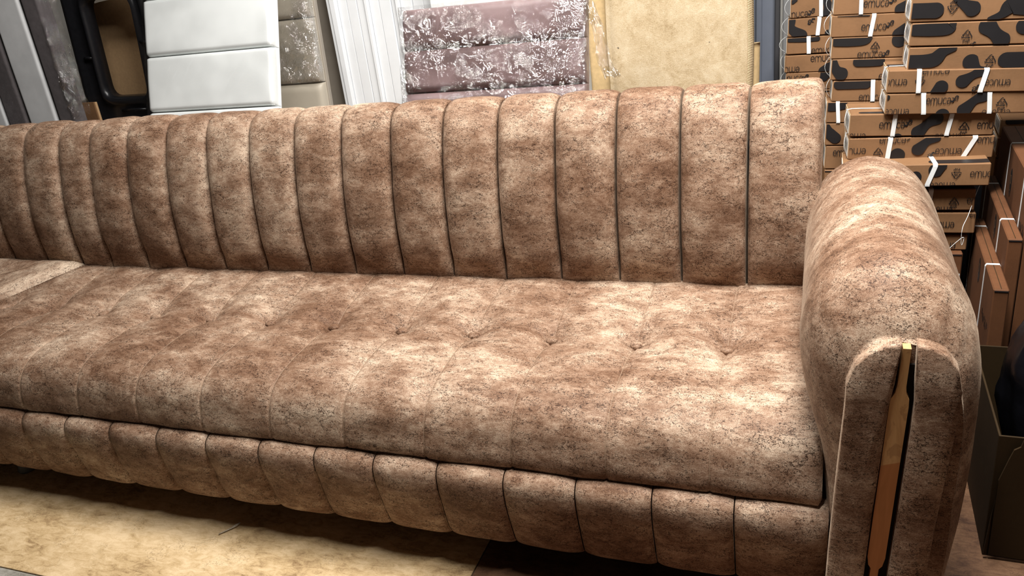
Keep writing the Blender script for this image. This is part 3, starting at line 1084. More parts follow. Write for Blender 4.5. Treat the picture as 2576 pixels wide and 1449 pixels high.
CARTON_LABEL = {
    'A1': 'printed carton at the top of the farthest stack beside the grey steel door',
    'A2': 'second printed carton from the top of the farthest stack, black curve at its left end',
    'A3': 'third printed carton from the top of the farthest stack, black bar along its upper edge',
    'A4': 'fourth printed carton of the farthest stack, lettering upright and upside down',
    'A5': 'printed carton of the farthest stack just above the sofa back',
    'B0': 'top printed carton of the middle stack, cut by the upper edge of the picture',
    'B1': 'middle-stack carton with a slanted white strap across its lettering',
    'B2': 'middle-stack carton with black bar, recycling triangle and cut lettering, no strap',
    'B3': 'middle-stack carton with a black S curve at the left and a bar at the right',
    'B4': 'middle-stack carton with long black bar and a strap near the stepped boxes',
    'B5': 'middle-stack carton with black upper half and vertical strap beside the sofa back corner',
    'B6': 'middle-stack carton with a black drop shape beside the edge of the sofa back',
    'B7': 'lowest visible middle-stack carton, just above the sofa arm',
    'C1': 'top carton of the near stack with upside-down recycling triangle',
    'C2': 'second carton of the near stack with black bar, recycling triangle and black S curve',
    'C3': 'third carton of the near stack, recycling triangle between black drop and bar',
    'C4': 'near-stack carton with upside-down lettering and one slanted strap, its left end stepped out',
    'C5': 'near-stack carton with two upright straps, lettering upright at middle and inverted below',
    'C6': 'near-stack carton stepped far left, strap across its lettering and strap along its top',
    'C7': 'near-stack carton just above the rounded sofa arm with two slanted straps',
    'C8': 'carton pushed forward in the near stack with inverted recycling triangle and dark top',
    'C9': 'narrow-looking carton in the near stack with torn right end beside hanging string',
    'C10': 'dim near-stack carton with inverted lettering behind the sofa arm, second from the stack foot',
    'C11': 'lowest printed carton of the near stack, on plain brown cartons',
    'D1': 'printed carton with black bar behind the tall plain carton at the right edge',
    'D2': 'printed carton below the black-barred one behind the tall plain carton',
}
TOPS = {'C4': [(0.0, 0.075, 0.016), (0.12, 0.075, 0.016)], 'C6': [(0.028, 0.020, 0.008), (0.10, 0.018, 0.012), (0.2, 0.018, 0.012)],
        'C8': [(0.215, 0.022, 0.016), (0.30, 0.022, 0.016), (0.36, 0.03, 0.016)], 'C9': [(0.05, 0.02, 0.015), (0.34, 0.02, 0.015)], 'C5': [(0.02, 0.05, 0.02), (0.2, 0.05, 0.02)]}
cr = random.Random(3)
for (nm, org, yaw, roll, w, h, dep, els, straps) in CARTONS:
    root = empty('printed_carton', org, (0, math.radians(roll), math.radians(yaw)))
    grp = {'A': 'printed cartons in the farthest stack', 'B': 'printed cartons in the middle stack', 'C': 'printed cartons in the near stack', 'D': 'printed cartons behind the plain cartons'}[nm[0]]
    tag(root, CARTON_LABEL[nm], 'carton', grp)
    hh = h - 0.0012
    v, f = box_geo(0, w, 0, dep, 0, hh, 0.0022)
    v = [(x + 0.0012 * nz(x * 3 + org[2] * 9, y * 3, z * 3, 9), y + 0.0012 * nz(x, z * 4, org[2] * 7, 11), z) for x, y, z in v]
    mesh_obj('board_shell', v, f, KRAFT, root, smooth=False, local=True)
    # turned-in end flap lip and top flap seam
    v, f = box_geo(-0.0014, 0.0, 0.004, dep - 0.004, 0.003, hh - 0.002, 0)
    mesh_obj('end_flap', v, f, KRAFT_IN, root, smooth=False, local=True)
    v, f = box_geo(0.004, w - 0.004, dep * 0.52, dep * 0.52 + 0.0012, hh - 0.0002, hh + 0.0005, 0)
    mesh_obj('flap_seam', v, f, INK, root, smooth=False, local=True)
    face_prints(els, w, hh, root)
    if nm in TOPS:
        flat_print('black_shape', clip_tris(blob(TOPS[nm]), 0.002, w - 0.002, 0.002, dep - 0.002), lambda a, b, z=hh: (a, b, z + 0.0008), INK, root)
    # paper label on the left end with a printed block and bar lines
    lw0, lw1 = 0.012, dep * 0.72
    v, f = box_geo(-0.0024, -0.0016, lw0, lw1, 0.006, hh - 0.006, 0)
    lab = mesh_obj('paper_label', v, f, PAPER, root, smooth=False, local=True)
    polys = []
    for q in range(7):
        y0 = lw0 + 0.006 + q * (lw1 - lw0 - 0.012) / 7
        b0 = 0.012 if q % 3 else 0.022
        polys.append([(y0, b0), (y0 + 0.005, b0), (y0 + 0.005, hh - 0.012 - 0.006 * (q % 2)), (y0, hh - 0.012 - 0.006 * (q % 2))])
    flat_print('label_print', polys, lambda a, b: (-0.0027, a, b), LABELINK, lab)
    # straps around the box girth
    for (ut, ub, sw) in straps:
        if ut > w - 0.006:
            continue
        ub = min(max(ub, 0.008), w - 0.008)
        ut = min(max(ut, 0.008), w - 0.008)
        path = [(ub, -0.0030, 0.0), (ub, -0.0034, 0.004)]
        for q in np.linspace(0, 1, 6):
            path.append((ub + (ut - ub) * q, -0.0034, 0.005 + (hh - 0.010) * q))
        path += [(ut, -0.0026, hh - 0.001), (ut, 0.001, hh + 0.0014)]
        for q in np.linspace(0, 1, 4):
            path.append((ut + (ub - ut) * q * 0.5, 0.004 + (dep - 0.008) * q, hh + 0.0016))
        strap_loop(path, sw, (1, 0, 0), root)
    # lengthwise strap that bows out over the left end
    if nm[0] in 'ABC' and nm not in ('B5', 'B6', 'B7', 'C9', 'C10', 'C11', 'C8'):
        bow = {'A': 0.022, 'B': 0.014, 'C': 0.006}[nm[0]] * cr.uniform(0.6, 1.2)
        ym = dep * cr.uniform(0.35, 0.5)
        path = [(0.11, ym, hh + 0.0008), (0.03, ym, hh + 0.0018), (0.008, ym, hh + 0.0015)]
        for q in np.linspace(0, 1, 9):
            path.append((-0.003 - bow * math.sin(math.pi * q) ** 0.8, ym - 0.01 * math.sin(math.pi * q), (hh - 0.002) * (1 - q) + 0.001))
        strap_loop(path, 0.0065, (0, 1, 0), root, 0.0008)


def plain_carton(x0, x1, y0, y1, z0, z1, label, mat, yaw=0.0, strap_ys=(), logo=None, marks=None, group=None, hstrap=None, text_y=None):
    """plain brown carton; (x0,y0,z0) is its front left foot corner"""
    root = empty('plain_carton', (x0, y0, z0), (0, 0, math.radians(yaw)))
    tag(root, label, 'carton', group)
    w, d, h = x1 - x0, y1 - y0, z1 - z0
    v, f = box_geo(0, w, 0, d, 0, h, 0.0025)
    mesh_obj('board_shell', v, f, mat, root, smooth=False, local=True)
    v, f = box_geo(0.002, w - 0.002, -0.0012, 0.002, h - 0.006, h - 0.0035, 0)
    mesh_obj('flap_gap', v, f, INK, root, smooth=False, local=True)
    v, f = box_geo(w * 0.48, w * 0.48 + 0.0015, 0.004, d - 0.004, h - 0.0004, h + 0.0004, 0)
    mesh_obj('flap_seam', v, f, KRAFT_D, root, smooth=False, local=True)
    for sy in strap_ys:
        path = [(-0.0012, sy + 0.02, 0.004), (-0.0012, sy + 0.012, h * 0.5), (-0.0012, sy, h - 0.004), (0.002, sy, h + 0.0012), (w - 0.002, sy, h + 0.0012), (w + 0.001, sy, h - 0.004), (w + 0.001, sy, 0.004)]
        strap_loop(path, 0.0085, (0, 1, 0), root, -0.0009)
    if hstrap is not None:
        strap_loop([(0.003, -0.0015, hstrap + 0.003), (w - 0.003, -0.0015, hstrap)], 0.0085, (0, 0, 1), root)
    if logo:
        ly, lz, ry, rz = logo
        m = 28
        ring = [(ly + ry * math.cos(2 * math.pi * k / m), lz + rz * math.sin(2 * math.pi * k / m)) for k in range(m)]
        lg = flat_print('round_emblem', [ring[::-1]], lambda a, b: (-0.0006, a, b), INK, root)
        fr = [(ly - ry * 0.35, lz - rz * 0.05), (ly + ry * 0.35, lz - rz * 0.05), (ly + ry * 0.35, lz + rz * 0.5), (ly - ry * 0.35, lz + rz * 0.5), (ly - ry * 0.35, lz - rz * 0.05)]
        tr = ribbon(fr, ry * 0.09) + ribbon([(ly + ry * 0.3, lz - rz * 0.2), (ly + ry * 0.3, lz - rz * 0.55), (ly - ry * 0.2, lz - rz * 0.55)], ry * 0.09)
        flat_print('emblem_lines', [list(T)[::-1] for T in tr], lambda a, b: (-0.0011, a, b), KRAFT, root)
    if text_y is not None:
        ty, tz, ln = text_y
        polys = []
        q = random.Random(5)
        for k in range(6):                                    # worn block characters, unreadable in the photograph
            y0_ = ty - k * ln / 6
            for s_ in range(3):
                a = y0_ - q.uniform(0, ln / 9)
                b = tz + q.uniform(-0.010, 0.006)
                polys.append([(a, b), (a, b + 0.012), (a + 0.005, b + 0.012), (a + 0.005, b)])
        flat_print('worn_lettering', polys, lambda a, b: (-0.0006, a, b), INK, root)
    return root


GP = 'plain brown cartons standing on edge'
plain_carton(0.521, 0.552, 0.099, 0.585, 0.0, 0.415, 'lowest plain brown carton on edge, nearest the sofa arm, strapped twice', KRAFT_R, -2.6, (0.15, 0.42), (0.235, 0.365, 0.016, 0.032), group=GP, text_y=(0.12, 0.30, 0.10))
plain_carton(0.557, 0.587, 0.201, 0.715, 0.0, 0.497, 'middle plain brown carton on edge with a round black emblem', KRAFT_R, -3.0, (0.138, 0.435), (0.205, 0.455, 0.016, 0.032), group=GP, text_y=(0.10, 0.37, 0.10))
plain_carton(0.5895, 0.650, 0.20, 0.745, 0.0, 0.628, 'tallest plain brown carton on edge at the right border, with emblem and two straps', KRAFT_R, -3.2, (0.10, 0.355), (0.285, 0.545, 0.016, 0.036), group=GP, text_y=(0.10, 0.50, 0.10))
plain_carton(0.182, 0.508, 0.43, 0.59, 0.272, 0.371, 'flat plain brown carton with a level strap, right under the near stack', KRAFT_R, 0, (), None, hstrap=0.038)
plain_carton(0.170, 0.512, 0.42, 0.60, 0.0, 0.270, 'plain brown carton on the floor at the foot of the near stack', KRAFT_R, 0)
plain_carton(0.165, 0.49, 0.66, 0.82, 0.0, 0.537, 'tall plain carton hidden under the middle stack', KRAFT, -3)
plain_carton(0.042, 0.34, 1.0, 1.16, 0.0, 0.706, 'tall plain carton hidden under the farthest stack', KRAFT, -2)
plain_carton(0.62, 0.92, 0.78, 0.95, 0.0, 0.533, 'tall plain carton under the printed pair at the right', KRAFT, -4)

# big dull carton on the floor at lower right with a torn flap, black bag on it
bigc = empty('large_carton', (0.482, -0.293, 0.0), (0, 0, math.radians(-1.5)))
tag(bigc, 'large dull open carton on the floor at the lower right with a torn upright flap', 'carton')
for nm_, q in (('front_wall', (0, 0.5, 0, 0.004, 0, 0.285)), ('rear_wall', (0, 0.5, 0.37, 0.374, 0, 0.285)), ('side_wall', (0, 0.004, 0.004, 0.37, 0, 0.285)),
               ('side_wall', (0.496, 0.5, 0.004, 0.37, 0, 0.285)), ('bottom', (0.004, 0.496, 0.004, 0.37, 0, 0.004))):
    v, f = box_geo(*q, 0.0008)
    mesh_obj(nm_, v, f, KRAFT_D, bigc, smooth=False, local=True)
tear = [(0.0, 0.02), (0.004, 0.10), (0.010, 0.16), (0.008, 0.19), (0.020, 0.24), (0.026, 0.262), (0.036, 0.27), (0.040, 0.29), (0.060, 0.33), (0.10, 0.335), (0.20, 0.332), (0.32, 0.334)]
vs = [(x, -0.006, z) for x, z in tear] + [(x, -0.006, 0.01) for x, z in tear]
nq = len(tear)
fs = [(i, i + 1, nq + i + 1, nq + i) for i in range(nq - 1)]
mesh_obj('torn_flap', vs, fs, KRAFT_D, bigc, smooth=False, local=True, solid=0.004)

bag = empty('black_bag', (0.70, -0.09, 0.006))
tag(bag, 'crumpled black plastic bag standing in the large open carton at the right edge', 'bag')
vs, fs = [], []
NU, NV = 40, 26
for j in range(NV):
    t = j / (NV - 1)
    zz_ = 0.002 + 0.60 * t
    rr = 0.172 * (math.sin(math.pi * (0.16 + 0.76 * t)) ** 0.6) * (0.88 + 0.16 * math.sin(math.pi * t)) * (1 - 0.2 * t ** 3)
    for i in range(NU):
        a = 2 * math.pi * i / NU
        p = Vector((math.cos(a), math.sin(a), t * 2))
        k = 1 + 0.09 * mnoise.noise(p * 2.1) + 0.05 * math.sin(a * 9 + 3 * t) * (0.4 + 0.6 * t) + 0.04 * mnoise.noise(p * 6)
        vs.append((0.70 + rr * k * math.cos(a), -0.09 + rr * k * 0.9 * math.sin(a), 0.006 + zz_))
for j in range(NV - 1):
    for i in range(NU):
        i2 = (i + 1) % NU
        fs.append((j * NU + i, j * NU + i2, (j + 1) * NU + i2, (j + 1) * NU + i))
fs.append(tuple(reversed(range(NU))))
fs.append(tuple(range((NV - 1) * NU, NV * NU)))
mesh_obj('bag_body', vs, fs, BAG, bag)
kn = [(0.70, -0.09, 0.600), (0.70, -0.085, 0.635), (0.71, -0.08, 0.66), (0.72, -0.09, 0.70)]
v, f = tube_geo(kn, [0.05, 0.02, 0.022, 0.045], 12)
mesh_obj('tied_neck', v, f, BAG, bag)

# loose packing string
st = spline([(0.5715, 0.615, 0.5035), (0.562, 0.59, 0.520), (0.540, 0.52, 0.515), (0.505, 0.40, 0.487), (0.489, 0.36, 0.467), (0.489, 0.36, 0.430), (0.4915, 0.36, 0.420), (0.494, 0.36, 0.442), (0.480, 0.36, 0.430), (0.462, 0.36, 0.408)], 90)
v, f = tube_geo([tuple(p) for p in st], 0.0007, 5)
tag(mesh_obj('packing_string', v, f, STRAP), 'thin white packing string dangling over the plain cartons', 'string')

# twig-like scrap on the beige floor sheet
tw = [(-1.193, -0.592, 0.0035), (-1.183, -0.579, 0.004), (-1.174, -0.567, 0.0045), (-1.168, -0.556, 0.005), (-1.164, -0.545, 0.005)]
v, f = tube_geo(tw, [0.0012, 0.0016, 0.002, 0.0034, 0.0018], 6)
tag(mesh_obj('thread_scrap', v, f, plain('grey_fluff', (0.42, 0.36, 0.28), 0.9, 0.3, 200)), 'small knotted scrap of thread lying on the beige floor', 'scrap')

bb = empty('gap_shade_sheet', (0.60, 1.05, 0))  # added black sheet, stands in for the shade deep in the gap
tag(bb, 'added black sheet standing in for the shade of the gap between the near carton stack and the plain cartons', 'board')
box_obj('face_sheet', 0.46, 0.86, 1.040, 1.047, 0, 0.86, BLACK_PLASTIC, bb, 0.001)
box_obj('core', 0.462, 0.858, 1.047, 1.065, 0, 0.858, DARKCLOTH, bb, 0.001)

# ------------------------------------------------------------------ things leaning along the back wall
def lean_frame(name, x, y, lean, label, cat, yaw=0.0):
    """Empty at the foot of a leaning board; local X right, local Z up the slope, local -Y to the viewer"""
    e = empty(name, (x, y, 0.0), (-math.radians(lean), 0, math.radians(yaw)))
    tag(e, label, cat)
    return e


def pad(name, x0, x1, z0, z1, th, mat, parent, puff=0.012, edge=0.012, n=14, m=8):
    """upholstered panel, front face swelling to -Y, rolled edges"""
    us = np.sin(np.linspace(-math.pi / 2, math.pi / 2, n * 2 + 1))
    ws = np.sin(np.linspace(-math.pi / 2, math.pi / 2, m * 2 + 1))
    vs = []
    for u in us:
        for w in ws:
            x = (x0 + x1) / 2 + u * (x1 - x0) / 2
            z = (z0 + z1) / 2 + w * (z1 - z0) / 2
            ex = min(1.0, (1 - abs(u)) * (x1 - x0) / 2 / edge)
            ez = min(1.0, (1 - abs(w)) * (z1 - z0) / 2 / edge)
            r = math.sqrt(max(0, 1 - (1 - ex) ** 2)) * math.sqrt(max(0, 1 - (1 - ez) ** 2))
            vs.append((x, -th * (0.45 + 0.55 * r) - puff * r * (1 - 0.4 * w * w) * 0.6 - 0.0015 * nz(x, 3, z, 14), z))
    f = grid_faces(len(us), len(ws))
    nv = len(ws)
    base = len(vs)
    rim = [i * nv for i in range(len(us))] + [(len(us) - 1) * nv + j for j in range(1, nv)] + [i * nv + nv - 1 for i in range(len(us) - 2, -1, -1)] + [j for j in range(nv - 2, 0, -1)]
    for q in rim:
        vs.append((vs[q][0], 0.0, vs[q][2]))
    k = len(rim)
    for i in range(k):
        i2 = (i + 1) % k
        f.append((rim[i], base + i, base + i2, rim[i2]))
    f.append(tuple(base + i for i in range(k)))
    return mesh_obj(name, vs, f, mat, parent, local=True)


def film_sheet(x0, x1, z0, z1, yf, parent, mat, nx=70, nz_=60, amp=0.004, side=0.0, seed=0.0, folds=()):
    """wrinkled clear film stretched over a panel; turns back round the sides"""
    vs = []
    xs_ = np.linspace(x0 - side, x1 + side, nx)
    zs_ = np.linspace(z0, z1, nz_)
    for x in xs_:
        for z in zs_:
            over = max(0.0, x0 - x, x - x1)
            d = amp * mnoise.noise(Vector((x * 9 + seed, z * 16, seed))) + amp * 0.6 * mnoise.noise(Vector((x * 30 + z * 18, z * 34 - x * 10, seed + 3)))
            for (fx, fz, ang, ln, hh) in folds:
                dx, dz = x - fx, z - fz
                a = dx * math.cos(ang) + dz * math.sin(ang)
                c = -dx * math.sin(ang) + dz * math.cos(ang)
                if abs(a) < ln:
                    d += hh * math.exp(-(c / 0.006) ** 2) * (1 - (a / ln) ** 2)
            xx = min(max(x, x0 - 0.006), x1 + 0.006)
            vs.append((xx, -yf - d + over * 1.6, z))
    return mesh_obj('film_wrap', vs, grid_faces(nx, nz_), mat, parent, local=True)


WALLY = 1.40
# white headboard ----------------------------------------------------
tl = math.tan(math.radians(17.4))
hb = lean_frame('white_headboard', -1.945, 0.65 - 0.806 * tl, 17.4, 'white faux-leather headboard of stacked wide pads wrapped in clear film, leaning behind the sofa', 'headboard')
cl = math.cos(math.radians(17.4))
xa, xb = -0.285, 0.285
ZV = [0.12 / cl, 0.405 / cl, 0.608 / cl, 0.811 / cl, 1.006 / cl, 1.204 / cl, 1.40 / cl]
box_obj('backing_board', xa + 0.004, xb - 0.004, -0.012, 0.010, 0.0, ZV[-1] - 0.01, WHITE_BOARD, hb, 0.003, local=True)
for i in range(len(ZV) - 1):
    pad('padded_panel', xa, xb, ZV[i] + 0.0008, ZV[i + 1] - 0.0008, 0.045, WHITE_LEATHER, hb, 0.006, 0.010)
fr = random.Random(11)
fo = [(fr.uniform(-0.25, 0.25), fr.uniform(0.75, 1.3), fr.uniform(0.3, 1.0), fr.uniform(0.06, 0.25), 0.0042) for _ in range(34)]
film_sheet(xa, xb, 0.30, ZV[-1] - 0.02, 0.054, hb, FILM_SOFT, 130, 150, amp=0.0035, side=0.03, seed=1.0, folds=fo)

# beige headboard ----------------------------------------------------
hb = lean_frame('beige_headboard', -1.965, 0.96 - 0.75 * math.tan(math.radians(4)), 4, 'beige faux-leather headboard in shiny film, half hidden by the white one', 'headboard')
box_obj('backing_board', -0.30, 0.312, -0.006, 0.014, 0.0, 1.32, TAUPE_BOARD, hb, 0.003, local=True)
for z0, z1 in ((0.03, 0.43), (0.432, 0.845), (0.848, 1.085), (1.087, 1.33)):
    pad('padded_panel', -0.305, 0.305, z0, z1, 0.040, BEIGE_LEATHER, hb, 0.010 if z0 > 0.8 else 0.003, 0.016)
fo = [(0.24 + fr.uniform(-0.06, 0.06), fr.uniform(0.8, 1.2), fr.uniform(-0.5, 0.2), fr.uniform(0.03, 0.09), 0.003) for _ in range(26)]
film_sheet(-0.30, 0.305, 0.848, 1.31, 0.050, hb, FILM, amp=0.0035, side=0.02, seed=4.0, folds=fo)

# mauve headboard ----------------------------------------------------
tm = math.tan(math.radians(15))
hb = lean_frame('mauve_headboard', -0.831, 0.65 - 0.795 * tm, 15, 'mauve padded headboard wrapped in crinkled shiny stretch film', 'headboard')
cm = math.cos(math.radians(15))
ZV = [0.10 / cm, 0.44 / cm, 0.565 / cm, 0.694 / cm, 0.825 / cm, 0.957 / cm, 1.083 / cm]
box_obj('backing_board', -0.305, 0.305, -0.014, 0.012, 0.0, ZV[-1] - 0.008, TAUPE_BOARD, hb, 0.003, local=True)
for i in range(len(ZV) - 1):
    pad('padded_panel', -0.311, 0.311, ZV[i] + 0.0006, ZV[i + 1] - 0.0006, 0.042, MAUVE_LEATHER, hb, 0.016, 0.022)
fo = [(fr.uniform(-0.28, 0.30), fr.uniform(0.78, 1.1), fr.uniform(0.1, 1.3), fr.uniform(0.02, 0.12), 0.005) for _ in range(46)]
fo += [(0.24 + fr.uniform(-0.08, 0.06), fr.uniform(0.78, 1.0), fr.uniform(0.9, 1.4), fr.uniform(0.04, 0.12), 0.005) for _ in range(24)]
film_sheet(-0.311, 0.311, 0.40, ZV[-1] + 0.004, 0.0585, hb, FILM, 120, 90, 0.006, side=0.035, seed=8.0, folds=fo)
# gathered tail of film hanging off its right side
tail = []
tp = spline([(0.318, -0.03, 1.10), (0.335, -0.02, 1.04), (0.352, -0.01, 0.97), (0.362, -0.01, 0.92), (0.385, 0.0, 0.87)], 26)
vs = []
for i, p in enumerate(tp):
    wd = 0.028 + 0.022 * i / 25
    for j in range(13):
        u = j / 12 - 0.5
        vs.append((p[0] + u * wd, p[1] - 0.010 * math.sin(j * 2.1 + i * 0.4) - 0.006 * mnoise.noise(Vector((i * 0.5, j * 0.9, 2))), p[2] + 0.012 * mnoise.noise(Vector((j * 1.3, i * 0.3, 7)))))
mesh_obj('film_tail', vs, grid_faces(26, 13), FILM, hb, local=True)

# white board behind the mauve headboard ------------------------------
wb = empty('white_board', (-0.90, 1.02, 0))
tag(wb, 'plain white board standing behind the mauve headboard', 'board')
box_obj('face_sheet', -1.185, -0.60, 1.005, 1.012, 0.0, 1.62, plain('bright_white_laminate', (0.86, 0.88, 0.88), 0.4, 0.02), wb, 0.002)
box_obj('core', -1.183, -0.602, 1.012, 1.035, 0.0, 1.618, WHITE_BOARD, wb, 0.002)

# white ribbed panel ---------------------------------------------------
rp = empty('ribbed_panel', (-1.44, 1.12, 0))
tag(rp, 'tall white panel with upright ribs and grooves between the beige and mauve headboards', 'panel')
box_obj('back_sheet', -1.680, -1.20, 1.125, 1.14, 0, 1.60, WHITE_BOARD, rp, 0.002)
edges = [-1.678, -1.660, -1.634, -1.591, -1.546, -1.510, -1.494, -1.449, -1.398, -1.375, -1.358, -1.308, -1.262, -1.225]
offs = [0.012, 0.020, 0.0, 0.003, 0.004, 0.015, 0.0, 0.004, 0.0, 0.016, 0.004, 0.0, 0.004]
for i in range(len(edges) - 1):
    b = box_obj('rib', edges[i] + 0.0008, edges[i + 1] - 0.0008, 1.108 - offs[i], 1.126, 0.0, 1.60, WHITE_BOARD, rp, 0.0025)
tb = empty('taupe_board', (-1.74, 1.17, 0))
tag(tb, 'taupe board in shade between the beige headboard and the white ribbed panel', 'board')
box_obj('face_sheet', -1.83, -1.684, 1.165, 1.172, 0, 1.58, TAUPE_BOARD, tb, 0.001)
box_obj('edge_strip', -1.712, -1.704, 1.157, 1.166, 0, 1.58, BEIGE_LEATHER, tb, 0.001)

# felt covered boards --------------------------------------------------
t = NT('beige_fibre_felt')
p = t.pos()
a = t.noise(p, 16.0, 5, 0.7, 0.6)
fb = t.noise(t.pos((1, 1, 1.3)), 130.0, 4, 0.7, 2.5)
tone = t.math('ADD', t.math('MULTIPLY', a.outputs[0], 0.5), t.math('MULTIPLY', fb.outputs[0], 0.5))
base = t.ramp(tone, [(0.34, (0.38, 0.27, 0.145)), (0.48, (0.58, 0.45, 0.28)), (0.64, (0.72, 0.60, 0.42))])
sp = t.voro(t.pos((1, 1, 1)), 26.0, 'F1')
spk = t.math('SUBTRACT', 1.0, t.step(sp.outputs[0], 0.06, 0.11))
spm = t.step(t.noise(p, 22.0, 2, 0.5).outputs[0], 0.56, 0.60)
t.l(t.mix(t.math('MULTIPLY', t.math('MULTIPLY', spk, spm), 0.85), base, (0.06, 0.05, 0.045)), t.b.inputs['Base Color'])
t.b.inputs['Roughness'].default_value = 0.95
t.b.inputs['Specular IOR Level'].default_value = 0.1
t.bump(fb.outputs[0], 0.5, 0.003)
FELT = t.m
FELT_Y = plain('yellow_fibre_felt', (0.60, 0.43, 0.22), 0.95, 0.12, 60, bump=0.4)
SEAMTH = plain('tan_overlock_thread', (0.66, 0.52, 0.32), 0.9, 0.15, 200)


def felt_board(name, x0, x1, y, th, h, mat, label, wav):
    e = empty(name, ((x0 + x1) / 2, y, 0))
    tag(e, label, 'board')
    zs_ = np.linspace(0, h, 60)
    us = np.linspace(0, 1, 24)
    vs = []
    for z in zs_:
        for u in us:
            xl = x0 + wav * mnoise.noise(Vector((z * 6, 1, x0)))
            xr = x1 + 0.4 * wav * mnoise.noise(Vector((z * 5, 8, x1)))
            x = xl + (xr - xl) * u
            e_ = min(u, 1 - u) * (x1 - x0)
            rr = min(1, e_ / 0.012)
            vs.append((x, y - th * (0.3 + 0.7 * math.sqrt(1 - (1 - rr) ** 2)) - 0.003 * mnoise.noise(Vector((x * 9, z * 9, 3))), z))
    nb = len(vs)
    vs += [(v[0], y, v[2]) for v in vs[:]]
    f = grid_faces(60, 24)
    f2 = [tuple(nb + i for i in reversed(q)) for q in f]
    side = []
    for i in range(59):
        for j in (0, 23):
            a_, b_ = i * 24 + j, (i + 1) * 24 + j
            side.append((a_, b_, nb + b_, nb + a_))
    top = [(59 * 24 + j, 59 * 24 + j + 1, nb + 59 * 24 + j + 1, nb + 59 * 24 + j) for j in range(23)]
    bot = [(j, j + 1, nb + j + 1, nb + j) for j in range(23)]
    mesh_obj('felt_cover', vs, f + f2 + side + top + bot, mat, e)
    return e


e = felt_board('felt_board', -0.518, -0.054, 0.93, 0.030, 1.55, FELT, 'wide beige fibre-felt board with overlocked right edge behind the sofa back', 0.007)
vs, fs = [], []
for k in range(190):                                          # slanting overlock stitches along the right edge
    z = 0.55 + k * 0.0052
    xr = -0.054 + 0.4 * 0.007 * mnoise.noise(Vector((z * 5, 8, -0.054)))
    v, f = tube_geo([(xr - 0.016, 0.8985, z + 0.006), (xr - 0.004, 0.903, z), (xr + 0.0015, 0.915, z - 0.002)], 0.0010, 4)
    fs += [tuple(i + len(vs) for i in q) for q in f]
    vs += v
o = mesh_obj('overlock_stitching', vs, fs, SEAMTH, e)
o['kind'] = 'stuff'
felt_board('felt_board', -0.596, -0.505, 0.975, 0.030, 1.50, FELT_Y, 'narrow strip of a yellowish felt board showing behind the wide felt board', 0.004)
felt_board('felt_board', -0.30, -0.039, 0.985, 0.030, 0.87, FELT_Y, 'low felt board whose right edge peeps out beside the overlocked edge', 0.004)

# grey steel door in the back wall -------------------------------------
dr = empty('door_1', (-0.30, 1.39, 0))
tag(dr, 'blue-grey steel door standing between the felt board and the carton stacks', kind='structure')
box_obj('door_leaf', -0.75, -0.006, 1.36, 1.398, 0, 2.0, STEEL, dr, 0.003)
box_obj('door_stile', -0.078, -0.056, 1.345, 1.362, 0, 2.0, STEEL, dr, 0.004)
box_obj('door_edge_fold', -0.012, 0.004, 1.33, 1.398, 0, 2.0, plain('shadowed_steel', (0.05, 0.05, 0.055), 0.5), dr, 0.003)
box_obj('door_frame', 0.014, 0.07, 1.36, 1.398, 0, 2.06, plain('grey_frame_paint', (0.22, 0.22, 0.22), 0.6, 0.05), dr, 0.003)

# striped headboard at far left -----------------------------------------
sh = empty('striped_headboard', (-2.95, 0.72, 0))
tag(sh, 'headboard with upright dark grey and silver stripes and black piping at far left', 'headboard')
box_obj('backing_board', -3.20, -2.700, 0.720, 0.745, 0, 1.50, GREY_VELOUR, sh, 0.003)
E_ = [(-3.20, -3.092, SILVER_VELOUR), (-3.086, -2.974, GREY_VELOUR), (-2.962, -2.803, SILVER_VELOUR), (-2.791, -2.700, GREY_VELOUR)]
for x0, x1, mt in E_:
    b = pad('padded_stripe', x0 + 2.95, x1 + 2.95, 0.02, 1.48, 0.030, mt, sh, 0.008, 0.012)
for xx in (-3.089, -2.968, -2.797):
    v, f = tube_geo([(xx, 0.700, 0.02), (xx, 0.700, 0.75), (xx, 0.700, 1.48)], 0.0055, 8)
    mesh_obj('piping', v, f, DARKCLOTH, sh)
o = film_sheet(-0.25, 0.25, 0.4, 1.47, 0.040, sh, FILM_SOFT, 60, 60, 0.003, side=0.03, seed=12.0)
vs = []
for i in range(80):
    z = 0.5 + i * 0.012
    for j in range(9):
        u = j / 8
        vs.append((-2.715 + 0.055 * u + 0.006 * mnoise.noise(Vector((i * 0.35, j * 0.8, 1))), 0.682 + 0.055 * u ** 2 - 0.012 * mnoise.noise(Vector((i * 0.5, j * 0.7, 4))), z))
mesh_obj('film_wrap', vs, grid_faces(80, 9), FILM, sh)
pn = empty('white_edge_board', (-3.18, 0.62, 0))
tag(pn, 'thin pale board edge in front of the striped headboard at the left border', 'board')
box_obj('face_sheet', -3.165, -3.128, 0.630, 0.642, 0, 0.93, WHITE_BOARD, pn, 0.002)
box_obj('core', -3.163, -3.130, 0.642, 0.650, 0, 0.93, DARKCLOTH, pn, 0.001)

# black moulded frame with a fibreboard panel behind it -------------------
def rounded(pts, r, n=6):
    out = []
    m = len(pts)
    for i in range(m):
        p0, p1, p2 = (np.array(pts[(i + k) % m], float) for k in (-1, 0, 1))
        rr = r[i] if hasattr(r, '__len__') else r
        a = p1 + (p0 - p1) / np.linalg.norm(p0 - p1) * rr
        b = p1 + (p2 - p1) / np.linalg.norm(p2 - p1) * rr
        for t_q in np.linspace(0, 1, n):
            out.append(a * (1 - t_q) ** 2 + 2 * p1 * t_q * (1 - t_q) + b * t_q ** 2)
    return np.array(out)


